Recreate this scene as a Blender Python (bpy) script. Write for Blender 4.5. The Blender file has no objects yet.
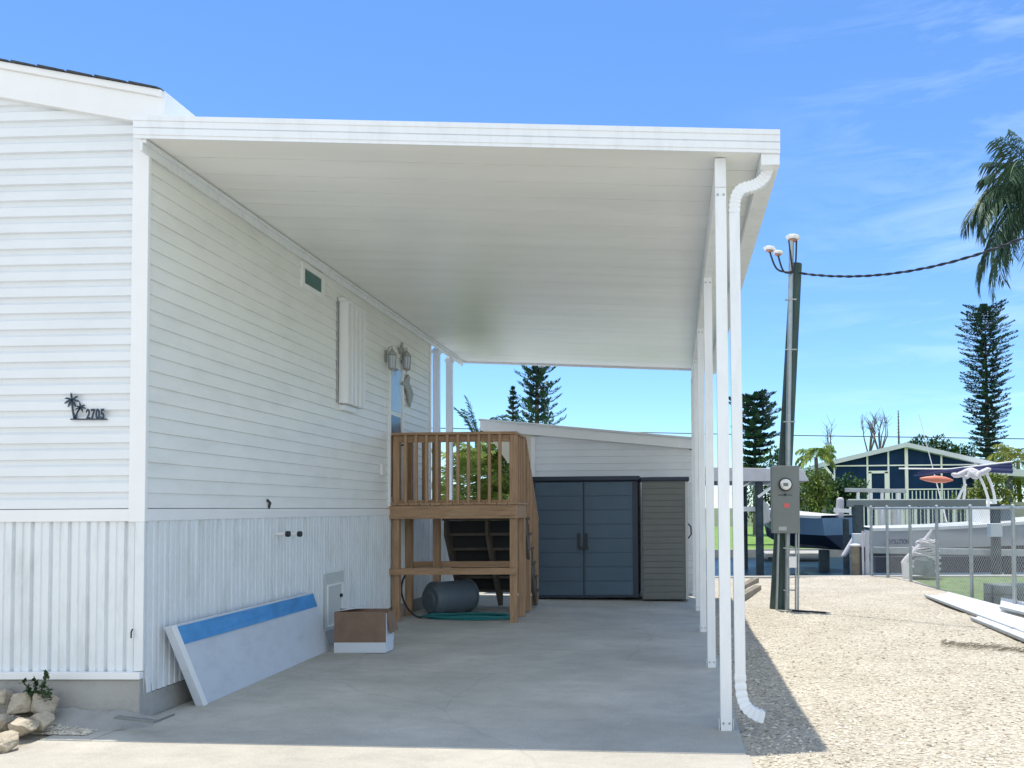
import bpy, math, random
import numpy as np
from mathutils import Vector, Matrix
R = math.radians
random.seed(7)
S = bpy.context.scene
COL = S.collection

# ------------------------------------------------------------------ camera
F, PX, PY, H = 820.0, 643.0, 482.0, 1.42
yaw, pitch, roll = R(2.2), R(1.85), R(0.45)
_f = Vector((-math.sin(yaw)*math.cos(pitch), math.cos(yaw)*math.cos(pitch), math.sin(pitch)))
_r = Vector((math.cos(yaw), math.sin(yaw), 0)); _u = _r.cross(_f)
_c, _s = math.cos(roll), math.sin(roll)
_r2 = _r*_c - _u*_s; _u2 = _u*_c + _r*_s
cam_d = bpy.data.cameras.new('camera'); cam = bpy.data.objects.new('camera', cam_d); COL.objects.link(cam)
M = Matrix((( _r2.x, _u2.x, -_f.x, 0), (_r2.y, _u2.y, -_f.y, 0), (_r2.z, _u2.z, -_f.z, H), (0, 0, 0, 1)))
cam.matrix_world = M
cam_d.sensor_fit = 'HORIZONTAL'; cam_d.sensor_width = 36; cam_d.lens = F/1024*36
cam_d.shift_x = -(PX-512)/1024; cam_d.shift_y = (PY-384)/1024
cam_d.clip_start = 0.05; cam_d.clip_end = 8000
S.camera = cam

def ray(x, y):
    return _r2*((x-PX)/F) + _u2*((PY-y)/F) + _f
def at(x, y, Y):
    "world point seen at photo pixel x, y at distance Y down the drive"
    d = ray(x, y); t = Y/d.y; return Vector((d.x*t, Y, H+d.z*t))
def onz(x, y, z=0.0):
    d = ray(x, y); t = (z-H)/d.z; return Vector((d.x*t, d.y*t, z))
def onx(x, y, X):
    d = ray(x, y); t = X/d.x; return Vector((X, d.y*t, H+d.z*t))

# ------------------------------------------------------------------ world, sun
SUN = Vector((-0.05, 0.095, 1.0)).normalized()
sun_el = math.asin(SUN.z); sun_az = math.atan2(SUN.x, SUN.y)
W = bpy.data.worlds.new('World'); S.world = W; W.use_nodes = True
nt = W.node_tree; N = nt.nodes; L = nt.links
for n in list(N): N.remove(n)
out = N.new('ShaderNodeOutputWorld'); bg = N.new('ShaderNodeBackground'); bg.inputs[1].default_value = 0.10
sky = N.new('ShaderNodeTexSky'); sky.sky_type = 'NISHITA'; sky.sun_disc = False
sky.sun_elevation = sun_el; sky.sun_rotation = sun_az
sky.altitude = 0; sky.air_density = 1.0; sky.dust_density = 0.0; sky.ozone_density = 4.0
tc = N.new('ShaderNodeTexCoord')
mp = N.new('ShaderNodeMapping'); mp.inputs['Scale'].default_value = (2.2, 2.2, 12); mp.inputs['Rotation'].default_value = (0, R(6), 0)
nz = N.new('ShaderNodeTexNoise'); nz.inputs['Scale'].default_value = 2.3; nz.inputs['Detail'].default_value = 7; nz.inputs['Roughness'].default_value = 0.62; nz.inputs['Distortion'].default_value = 0.5
rp = N.new('ShaderNodeValToRGB'); rp.color_ramp.elements[0].position = 0.47; rp.color_ramp.elements[1].position = 0.80
mul = N.new('ShaderNodeMath'); mul.operation = 'MULTIPLY'; mul.inputs[1].default_value = 0.26
mx = N.new('ShaderNodeMixRGB'); mx.inputs[2].default_value = (6.5, 7.6, 8.6, 1)
L.new(tc.outputs['Generated'], mp.inputs[0]); L.new(mp.outputs[0], nz.inputs[0]); L.new(nz.outputs[0], rp.inputs[0])
spx = N.new('ShaderNodeSeparateXYZ'); L.new(tc.outputs['Generated'], spx.inputs[0])
mrx = N.new('ShaderNodeMapRange'); mrx.inputs[1].default_value = 0.05; mrx.inputs[2].default_value = 0.32; L.new(spx.outputs[0], mrx.inputs[0])
mm = N.new('ShaderNodeMath'); mm.operation = 'MULTIPLY'; L.new(rp.outputs[0], mm.inputs[0]); L.new(mrx.outputs[0], mm.inputs[1])
L.new(mm.outputs[0], mul.inputs[0]); L.new(mul.outputs[0], mx.inputs[0]); 
tint = N.new('ShaderNodeMixRGB'); tint.blend_type = 'MULTIPLY'; tint.inputs[0].default_value = 1; tint.inputs[2].default_value = (0.70, 0.93, 1.15, 1)
L.new(sky.outputs[0], tint.inputs[1]); L.new(tint.outputs[0], mx.inputs[1])
# unseen bright cloud added to the sky half behind the camera, fills the shade
sp = N.new('ShaderNodeSeparateXYZ'); L.new(tc.outputs['Generated'], sp.inputs[0])
mr = N.new('ShaderNodeMapRange'); mr.inputs[1].default_value = -0.05; mr.inputs[2].default_value = -0.45; L.new(sp.outputs[1], mr.inputs[0])
nc = N.new('ShaderNodeTexNoise'); nc.inputs['Scale'].default_value = 2.6; nc.inputs['Detail'].default_value = 6
mc = N.new('ShaderNodeMapping'); mc.inputs['Scale'].default_value = (1, 1, 2.2); L.new(tc.outputs['Generated'], mc.inputs[0]); L.new(mc.outputs[0], nc.inputs[0])
rc = N.new('ShaderNodeValToRGB'); rc.color_ramp.elements[0].position = 0.36; rc.color_ramp.elements[1].position = 0.52; L.new(nc.outputs[0], rc.inputs[0])
ml = N.new('ShaderNodeMath'); ml.operation = 'MULTIPLY'; L.new(rc.outputs[0], ml.inputs[0]); L.new(mr.outputs[0], ml.inputs[1])
m3 = N.new('ShaderNodeMixRGB'); m3.inputs[2].default_value = (6.6, 7.1, 7.2, 1); L.new(ml.outputs[0], m3.inputs[0]); L.new(mx.outputs[0], m3.inputs[1])
L.new(m3.outputs[0], bg.inputs[0]); L.new(bg.outputs[0], out.inputs[0])
sd = bpy.data.lights.new('sun', 'SUN'); sd.energy = 2.7; sd.angle = R(0.5); sd.color = (1, 0.945, 0.85)
so = bpy.data.objects.new('sun', sd); COL.objects.link(so); so.rotation_euler = SUN.to_track_quat('Z', 'Y').to_euler()
so.location = (0, 0, 30)
vs = S.view_settings; vs.view_transform = 'Standard'; vs.look = 'None'; vs.gamma = 1; vs.use_curve_mapping = False
vs.exposure = 1.0
S.render.engine = 'CYCLES'
S.cycles.max_bounces = 12; S.cycles.diffuse_bounces = 7; S.cycles.glossy_bounces = 4; S.cycles.use_denoising = True

# ------------------------------------------------------------------ materials
MATS = {}
def mat(name, col, rough=0.6, metal=0.0, var=0.0, vscale=3.0, stretch=(1, 1, 1), bump=0.0, bscale=40.0, col2=None, spec=0.5, detail=5, trans=0.0, kind='noise', bstretch=None, dirt=None):
    if name in MATS: return MATS[name]
    m = bpy.data.materials.new(name); m.use_nodes = True; MATS[name] = m
    t = m.node_tree; n = t.nodes; l = t.links; b = n['Principled BSDF']
    b.inputs['Base Color'].default_value = (*col, 1); b.inputs['Roughness'].default_value = rough; b.inputs['Metallic'].default_value = metal
    b.inputs['Specular IOR Level'].default_value = spec
    c = n.new('ShaderNodeTexCoord')
    colour = None
    if var > 0 or col2:
        q = n.new('ShaderNodeMapping'); q.inputs['Scale'].default_value = stretch; l.new(c.outputs['Object'], q.inputs[0])
        z = n.new('ShaderNodeTexNoise'); z.inputs['Scale'].default_value = vscale; z.inputs['Detail'].default_value = detail; z.inputs['Roughness'].default_value = 0.6
        l.new(q.outputs[0], z.inputs[0])
        r = n.new('ShaderNodeValToRGB'); r.color_ramp.elements[0].position = 0.32; r.color_ramp.elements[1].position = 0.68
        a = [max(0, v*(1-var)) for v in col]; d = col2 if col2 else [min(1, v*(1+var)) for v in col]
        r.color_ramp.elements[0].color = (*a, 1); r.color_ramp.elements[1].color = (*d, 1)
        l.new(z.outputs[0], r.inputs[0]); colour = r.outputs[0]
    if dirt:
        dcol, amt, dsc, dst = dirt
        q = n.new('ShaderNodeMapping'); q.inputs['Scale'].default_value = dst; l.new(c.outputs['Object'], q.inputs[0])
        z = n.new('ShaderNodeTexNoise'); z.inputs['Scale'].default_value = dsc; z.inputs['Detail'].default_value = 8; z.inputs['Roughness'].default_value = 0.7
        l.new(q.outputs[0], z.inputs[0])
        r = n.new('ShaderNodeValToRGB'); r.color_ramp.elements[0].position = 0.48; r.color_ramp.elements[1].position = 0.75
        r.color_ramp.elements[1].color = (amt, amt, amt, 1); r.color_ramp.elements[0].color = (0, 0, 0, 1)
        l.new(z.outputs[0], r.inputs[0])
        x = n.new('ShaderNodeMixRGB'); x.inputs[1].default_value = (*col, 1); x.inputs[2].default_value = (*dcol, 1)
        if colour: l.new(colour, x.inputs[1])
        l.new(r.outputs[0], x.inputs[0]); colour = x.outputs[0]
    if colour: l.new(colour, b.inputs['Base Color'])
    if bump > 0:
        q = n.new('ShaderNodeMapping'); q.inputs['Scale'].default_value = bstretch or (1, 1, 1); l.new(c.outputs['Object'], q.inputs[0])
        z = n.new('ShaderNodeTexNoise'); z.inputs['Scale'].default_value = bscale; z.inputs['Detail'].default_value = 4
        l.new(q.outputs[0], z.inputs[0])
        p = n.new('ShaderNodeBump'); p.inputs['Strength'].default_value = bump; p.inputs['Distance'].default_value = 0.01
        l.new(z.outputs[0], p.inputs['Height']); l.new(p.outputs[0], b.inputs['Normal'])
    if trans > 0: b.inputs['Transmission Weight'].default_value = trans
    return m

GR = (0.30, 0.29, 0.25)
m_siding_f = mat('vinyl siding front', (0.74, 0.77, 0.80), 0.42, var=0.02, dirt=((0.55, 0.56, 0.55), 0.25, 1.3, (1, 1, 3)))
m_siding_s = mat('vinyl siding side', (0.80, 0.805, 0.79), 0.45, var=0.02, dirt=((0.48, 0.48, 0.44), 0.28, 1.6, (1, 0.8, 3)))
m_trim = mat('white trim', (0.80, 0.81, 0.82), 0.4, var=0.02)
m_skirt = mat('ribbed skirting', (0.72, 0.76, 0.79), 0.45, var=0.03, dirt=((0.40, 0.41, 0.40), 0.45, 3.2, (2, 2, 0.5)))
m_alu = mat('white painted aluminium', (0.79, 0.815, 0.85), 0.33, var=0.02, dirt=((0.50, 0.52, 0.52), 0.35, 4, (2, 2, 0.5)))
m_foot = mat('footing concrete', (0.36, 0.355, 0.335), 0.9, var=0.12, vscale=6, bump=0.5, bscale=60, dirt=((0.14, 0.14, 0.14), 0.6, 3, (1, 1, 1)))
m_access = mat('grey access door', (0.50, 0.53, 0.52), 0.6, var=0.05)
m_shing = mat('dark shingles', (0.05, 0.055, 0.065), 0.9, var=0.4, vscale=20, bump=0.5, bscale=80)
m_glassgreen = mat('green tinted glass', (0.03, 0.12, 0.10), 0.1, var=0.1)
m_doorglass = mat('door glass', (0.32, 0.42, 0.52), 0.08, var=0.12, vscale=1.2)
m_doordark = mat('dark door panel', (0.02, 0.05, 0.09), 0.15)
m_dark = mat('dark metal', (0.02, 0.022, 0.028), 0.5)
m_sign = mat('dark blue sign metal', (0.012, 0.03, 0.06), 0.45)
m_ornament = mat('weathered white ornament', (0.36, 0.37, 0.36), 0.6, var=0.1, vscale=12)
def woodmat(name, st, base=(0.37, 0.235, 0.14)):
    return mat(name, base, 0.75, var=0.22, vscale=1.6, stretch=st, bump=0.25, bscale=1.6, bstretch=st, detail=6, dirt=((0.13, 0.07, 0.035), 0.55, 2.1, tuple(v*.45+1.2 for v in st)))
m_wood = woodmat('treated lumber across', (1.2, 14, 26))
m_woodv = woodmat('treated lumber upright', (22, 22, 1.1))
m_wood3 = mat('shade black riser', (0.02, 0.022, 0.025), 0.8)  # colour blackened to stand in for the shade between the treads
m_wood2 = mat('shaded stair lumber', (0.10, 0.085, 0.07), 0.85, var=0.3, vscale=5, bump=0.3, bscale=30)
m_bluefilm = mat('blue film', (0.06, 0.27, 0.60), 0.3, var=0.15, vscale=5, bump=0.5, bscale=9, dirt=((0.15, 0.42, 0.70), 0.5, 6, (1, 0.5, 3)))
m_cloth = mat('pale grey panel', (0.56, 0.61, 0.68), 0.4, var=0.03, dirt=((0.33, 0.36, 0.40), 0.35, 4, (1, 1, 2)), bump=0.15, bscale=6)
m_card = mat('cardboard', (0.21, 0.14, 0.10), 0.85, var=0.10, vscale=7, bump=0.3, bscale=12, dirt=((0.12, 0.08, 0.06), 0.4, 5, (1, 1, 1)))
m_cardw = mat('white carton print', (0.60, 0.65, 0.72), 0.6, var=0.03)
m_bin = mat('grey bin plastic', (0.085, 0.115, 0.14), 0.5, var=0.12)
m_teal = mat('teal hose', (0.01, 0.17, 0.18), 0.5)
m_shedb = mat('blue grey resin', (0.065, 0.11, 0.16), 0.6, var=0.06, vscale=2, bump=0.15, bscale=90)
m_shedd = mat('navy resin trim', (0.018, 0.03, 0.055), 0.5)
m_shedg = mat('taupe grey resin', (0.145, 0.155, 0.15), 0.65, var=0.06, bump=0.15, bscale=90)
m_shedl = mat('light resin edge', (0.45, 0.48, 0.48), 0.6)
m_pole = mat('green utility pole timber', (0.045, 0.08, 0.075), 0.8, var=0.35, vscale=3, stretch=(12, 12, 0.7), bump=0.5, bscale=14, bstretch=(12, 12, 0.6), dirt=((0.14, 0.13, 0.10), 0.35, 3, (5, 5, .5)))
m_galv = mat('galvanised steel', (0.36, 0.39, 0.40), 0.45, 0.5, var=0.1, vscale=10)
m_meter = mat('grey meter enclosure', (0.17, 0.19, 0.19), 0.5, 0.1, var=0.06)
m_white = mat('white plastic', (0.78, 0.78, 0.78), 0.4)
m_red = mat('red sticker', (0.62, 0.12, 0.12), 0.5)
m_cap = mat('insulator base', (0.45, 0.2, 0.15), 0.6)
m_grass = mat('lawn grass', (0.12, 0.175, 0.06), 0.9, var=0.35, vscale=4, bump=0.8, bscale=60)
m_far = mat('far bank ground', (0.11, 0.15, 0.055), 0.95, var=0.35, vscale=0.2)
m_lawn2 = mat('bright far lawn', (0.15, 0.27, 0.04), 0.9, var=0.25, vscale=1.5)
m_dirt = mat('sandy dirt', (0.28, 0.25, 0.20), 0.95, var=0.3, vscale=9, bump=0.8, bscale=60)
m_sand = mat('pale shell sand', (0.50, 0.46, 0.39), 0.95, var=0.12, vscale=3, bump=0.8, bscale=60)
m_rock = mat('pale coral rock', (0.44, 0.38, 0.29), 0.9, var=0.25, vscale=9, bump=1.0, bscale=26, dirt=((0.15, 0.135, 0.11), 0.6, 14, (1, 1, 1)))
m_sea = mat('seawall concrete', (0.36, 0.35, 0.31), 0.9, var=0.15, vscale=3, bump=0.4)
m_hullw = mat('white gelcoat hull', (0.62, 0.64, 0.68), 0.25, var=0.02)
m_hullt = mat('bright white gunwale', (0.82, 0.82, 0.80), 0.25)
m_hullb = mat('slate blue hull', (0.15, 0.25, 0.37), 0.4, var=0.05)
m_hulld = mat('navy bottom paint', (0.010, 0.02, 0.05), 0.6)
m_screen = mat('dark insect screen', (0.008, 0.032, 0.09), 0.7, spec=0.15, var=0.25, vscale=0.8)
m_roofw = mat('pale roof metal', (0.60, 0.63, 0.65), 0.5, var=0.05)
m_housew = mat('far painted wall', (0.55, 0.58, 0.60), 0.7, var=0.05)
m_piling = mat('weathered piling', (0.045, 0.065, 0.075), 0.85, var=0.35, vscale=4, bump=0.4, bscale=20)
m_pilingb = mat('brown piling', (0.22, 0.19, 0.14), 0.85, var=0.3, vscale=5, bump=0.5, bscale=20)
m_orange = mat('faded orange hull', (0.62, 0.20, 0.13), 0.5)
m_navy = mat('navy canvas', (0.03, 0.04, 0.12), 0.8)
m_canvas = mat('white canvas', (0.55, 0.53, 0.56), 0.8, var=0.08)
m_bark = mat('grey bark', (0.14, 0.12, 0.10), 0.9, var=0.3, vscale=8)
m_awn = mat('cream awning panel', (0.66, 0.62, 0.52), 0.6, var=0.04)
m_beam = mat('dull lift beam steel', (0.17, 0.20, 0.21), 0.6, 0.2, var=0.1)
m_block = mat('grey stacked blocks', (0.13, 0.16, 0.17), 0.9, var=0.3, vscale=6, bump=0.6, bscale=25)
m_black = mat('black cable', (0.012, 0.016, 0.03), 0.5)
def leafmat(name, a, b, sc=1.2):
    m = mat(name, a, 0.55, col2=b, var=0.1, vscale=sc, spec=0.35)
    return m
m_norf = leafmat('norfolk needles', (0.016, 0.050, 0.048), (0.045, 0.105, 0.075), 0.8)
m_palm = leafmat('palm leaflets', (0.018, 0.055, 0.036), (0.085, 0.15, 0.085), 1.5)
m_areca = leafmat('areca leaflets', (0.07, 0.17, 0.03), (0.36, 0.42, 0.09), 2.0)
m_shrub = leafmat('shrub leaves', (0.018, 0.065, 0.025), (0.08, 0.16, 0.035), 1.1)
m_shruby = leafmat('yellow green leaves', (0.10, 0.17, 0.03), (0.32, 0.32, 0.06), 1.1)
m_weed = leafmat('weed leaves', (0.02, 0.05, 0.02), (0.05, 0.09, 0.03), 8)

# wood grain variant along each axis
def concrete(name, col, joint=None):
    m = bpy.data.materials.new(name); m.use_nodes = True
    t = m.node_tree; n = t.nodes; l = t.links; b = n['Principled BSDF']; b.inputs['Roughness'].default_value = 0.85
    c = n.new('ShaderNodeTexCoord')
    z1 = n.new('ShaderNodeTexNoise'); z1.inputs['Scale'].default_value = 0.9; z1.inputs['Detail'].default_value = 8; z1.inputs['Roughness'].default_value = 0.65
    z2 = n.new('ShaderNodeTexNoise'); z2.inputs['Scale'].default_value = 120; z2.inputs['Detail'].default_value = 3
    z3 = n.new('ShaderNodeTexNoise'); z3.inputs['Scale'].default_value = 3.2; z3.inputs['Detail'].default_value = 9; z3.inputs['Roughness'].default_value = 0.7; z3.inputs['Distortion'].default_value = 0.8
    mq = n.new('ShaderNodeMapping'); mq.inputs['Scale'].default_value = (0.8, 1.15, 1); l.new(c.outputs['Object'], mq.inputs[0])
    l.new(mq.outputs[0], z1.inputs[0]); l.new(c.outputs['Object'], z2.inputs[0]); l.new(mq.outputs[0], z3.inputs[0])
    r1 = n.new('ShaderNodeValToRGB'); r1.color_ramp.elements[0].position = 0.3; r1.color_ramp.elements[1].position = 0.7
    r1.color_ramp.elements[0].color = (*[v*0.72 for v in col], 1); r1.color_ramp.elements[1].color = (*[v*1.10 for v in col], 1)
    l.new(z1.outputs[0], r1.inputs[0])
    r2 = n.new('ShaderNodeValToRGB'); r2.color_ramp.elements[0].position = 0.25; r2.color_ramp.elements[1].position = 0.6
    r2.color_ramp.elements[0].color = (0.78, 0.78, 0.78, 1); r2.color_ramp.elements[1].color = (1.04, 1.04, 1.04, 1)
    l.new(z2.outputs[0], r2.inputs[0])
    x = n.new('ShaderNodeMixRGB'); x.blend_type = 'MULTIPLY'; x.inputs[0].default_value = 1; l.new(r1.outputs[0], x.inputs[1]); l.new(r2.outputs[0], x.inputs[2])
    r3 = n.new('ShaderNodeValToRGB'); r3.color_ramp.elements[0].position = 0.46; r3.color_ramp.elements[1].position = 0.72
    r3.color_ramp.elements[0].color = (0, 0, 0, 1); r3.color_ramp.elements[1].color = (0.42, 0.42, 0.42, 1)
    l.new(z3.outputs[0], r3.inputs[0])
    x2 = n.new('ShaderNodeMixRGB'); x2.inputs[2].default_value = (*[v*0.55 for v in col], 1); l.new(r3.outputs[0], x2.inputs[0]); l.new(x.outputs[0], x2.inputs[1])
    # cracks
    v = n.new('ShaderNodeTexVoronoi'); v.feature = 'DISTANCE_TO_EDGE'; v.inputs['Scale'].default_value = 0.21
    zw = n.new('ShaderNodeTexNoise'); zw.inputs['Scale'].default_value = 0.9; zw.inputs['Detail'].default_value = 6
    l.new(c.outputs['Object'], zw.inputs[0])
    ad = n.new('ShaderNodeMixRGB'); ad.blend_type = 'ADD'; ad.inputs[0].default_value = 0.6; l.new(c.outputs['Object'], ad.inputs[1]); l.new(zw.outputs[1], ad.inputs[2]); l.new(ad.outputs[0], v.inputs[0])
    r4 = n.new('ShaderNodeValToRGB'); r4.color_ramp.elements[0].position = 0.0; r4.color_ramp.elements[1].position = 0.0035
    r4.color_ramp.elements[0].color = (0.14, 0.14, 0.14, 1); r4.color_ramp.elements[1].color = (0, 0, 0, 1)
    l.new(v.outputs[0], r4.inputs[0])
    x3 = n.new('ShaderNodeMixRGB'); x3.inputs[2].default_value = (0.08, 0.08, 0.075, 1); l.new(r4.outputs[0], x3.inputs[0]); l.new(x2.outputs[0], x3.inputs[1])
    l.new(x3.outputs[0], b.inputs['Base Color'])
    p = n.new('ShaderNodeBump'); p.inputs['Strength'].default_value = 0.35; p.inputs['Distance'].default_value = 0.004; l.new(z2.outputs[0], p.inputs['Height']); l.new(p.outputs[0], b.inputs['Normal'])
    return m
m_conc = concrete('carport slab concrete', (0.51, 0.50, 0.445))
m_conc2 = concrete('front slab concrete', (0.50, 0.49, 0.44))
m_drive = concrete('driveway concrete', (0.465, 0.435, 0.375))

def gravelmat():
    m = bpy.data.materials.new('coral gravel'); m.use_nodes = True
    t = m.node_tree; n = t.nodes; l = t.links; b = n['Principled BSDF']; b.inputs['Roughness'].default_value = 0.95; b.inputs['Specular IOR Level'].default_value = 0.2
    c = n.new('ShaderNodeTexCoord')
    v = n.new('ShaderNodeTexVoronoi'); v.inputs['Scale'].default_value = 52; v.inputs['Randomness'].default_value = 1
    l.new(c.outputs['Object'], v.inputs[0])
    s = n.new('ShaderNodeSeparateColor'); l.new(v.outputs['Color'], s.inputs[0])
    r = n.new('ShaderNodeValToRGB'); e = r.color_ramp.elements
    e[0].position = 0.0; e[0].color = (0.16, 0.13, 0.10, 1); e[1].position = 1; e[1].color = (0.58, 0.54, 0.45, 1)
    q = e.new(0.10); q.color = (0.38, 0.335, 0.27, 1); q = e.new(0.35); q.color = (0.45, 0.415, 0.34, 1)
    l.new(s.outputs[0], r.inputs[0])
    z = n.new('ShaderNodeTexNoise'); z.inputs['Scale'].default_value = 1.3; z.inputs['Detail'].default_value = 7; l.new(c.outputs['Object'], z.inputs[0])
    r2 = n.new('ShaderNodeValToRGB'); r2.color_ramp.elements[0].position = 0.3; r2.color_ramp.elements[1].position = 0.7
    r2.color_ramp.elements[0].color = (0.84, 0.82, 0.79, 1); r2.color_ramp.elements[1].color = (1.06, 1.05, 1.04, 1); l.new(z.outputs[0], r2.inputs[0])
    x = n.new('ShaderNodeMixRGB'); x.blend_type = 'MULTIPLY'; x.inputs[0].default_value = 1; l.new(r.outputs[0], x.inputs[1]); l.new(r2.outputs[0], x.inputs[2])
    l.new(x.outputs[0], b.inputs['Base Color'])
    iv = n.new('ShaderNodeMath'); iv.operation = 'SUBTRACT'; iv.inputs[0].default_value = 1; l.new(v.outputs['Distance'], iv.inputs[1])
    p = n.new('ShaderNodeBump'); p.inputs['Strength'].default_value = 0.8; p.inputs['Distance'].default_value = 0.012; l.new(iv.outputs[0], p.inputs['Height']); l.new(p.outputs[0], b.inputs['Normal'])
    return m
m_gravel = gravelmat()
def pebblemat():
    m = bpy.data.materials.new('pebbles'); m.use_nodes = True
    t = m.node_tree; n = t.nodes; l = t.links; b = n['Principled BSDF']; b.inputs['Roughness'].default_value = 0.95
    g = n.new('ShaderNodeNewGeometry'); r = n.new('ShaderNodeValToRGB'); e = r.color_ramp.elements
    e[0].color = (0.20, 0.17, 0.13, 1); e[1].color = (0.66, 0.62, 0.52, 1); q = e.new(0.10); q.color = (0.44, 0.39, 0.31, 1)
    l.new(g.outputs['Random Per Island'], r.inputs[0]); l.new(r.outputs[0], b.inputs['Base Color'])
    return m
m_peb = pebblemat()
def ceilmat():
    m = bpy.data.materials.new('roof pan underside'); m.use_nodes = True
    t = m.node_tree; n = t.nodes; l = t.links; b = n['Principled BSDF']; b.inputs['Roughness'].default_value = 0.30
    c = n.new('ShaderNodeTexCoord')
    mp = n.new('ShaderNodeMapping'); mp.inputs['Scale'].default_value = (0.5, 3.0, 1); l.new(c.outputs['Object'], mp.inputs[0])
    z = n.new('ShaderNodeTexNoise'); z.inputs['Scale'].default_value = 1.1; z.inputs['Detail'].default_value = 5; l.new(mp.outputs[0], z.inputs[0])
    r = n.new('ShaderNodeValToRGB'); r.color_ramp.elements[0].position = 0.3; r.color_ramp.elements[1].position = 0.7
    r.color_ramp.elements[0].color = (0.80, 0.81, 0.79, 1); r.color_ramp.elements[1].color = (0.87, 0.88, 0.86, 1); l.new(z.outputs[0], r.inputs[0])
    l.new(r.outputs[0], b.inputs['Base Color'])
    zz = n.new('ShaderNodeTexNoise'); zz.inputs['Scale'].default_value = 70; zz.inputs['Detail'].default_value = 2; l.new(c.outputs['Object'], zz.inputs[0])
    p = n.new('ShaderNodeBump'); p.inputs['Strength'].default_value = 0.2; p.inputs['Distance'].default_value = 0.003; l.new(zz.outputs[0], p.inputs['Height']); l.new(p.outputs[0], b.inputs['Normal'])
    return m
m_ceil = ceilmat()
def watermat():
    m = bpy.data.materials.new('canal water'); m.use_nodes = True
    t = m.node_tree; n = t.nodes; l = t.links; b = n['Principled BSDF']
    b.inputs['Base Color'].default_value = (0.010, 0.035, 0.06, 1); b.inputs['Roughness'].default_value = 0.3; b.inputs['Specular IOR Level'].default_value = 0.25
    c = n.new('ShaderNodeTexCoord'); mp = n.new('ShaderNodeMapping'); mp.inputs['Scale'].default_value = (1, 2.2, 1); l.new(c.outputs['Object'], mp.inputs[0])
    z = n.new('ShaderNodeTexNoise'); z.inputs['Scale'].default_value = 2.0; z.inputs['Detail'].default_value = 5; l.new(mp.outputs[0], z.inputs[0])
    p = n.new('ShaderNodeBump'); p.inputs['Strength'].default_value = 0.9; p.inputs['Distance'].default_value = 0.12; l.new(z.outputs[0], p.inputs['Height']); l.new(p.outputs[0], b.inputs['Normal'])
    return m
m_water = watermat()

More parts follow.
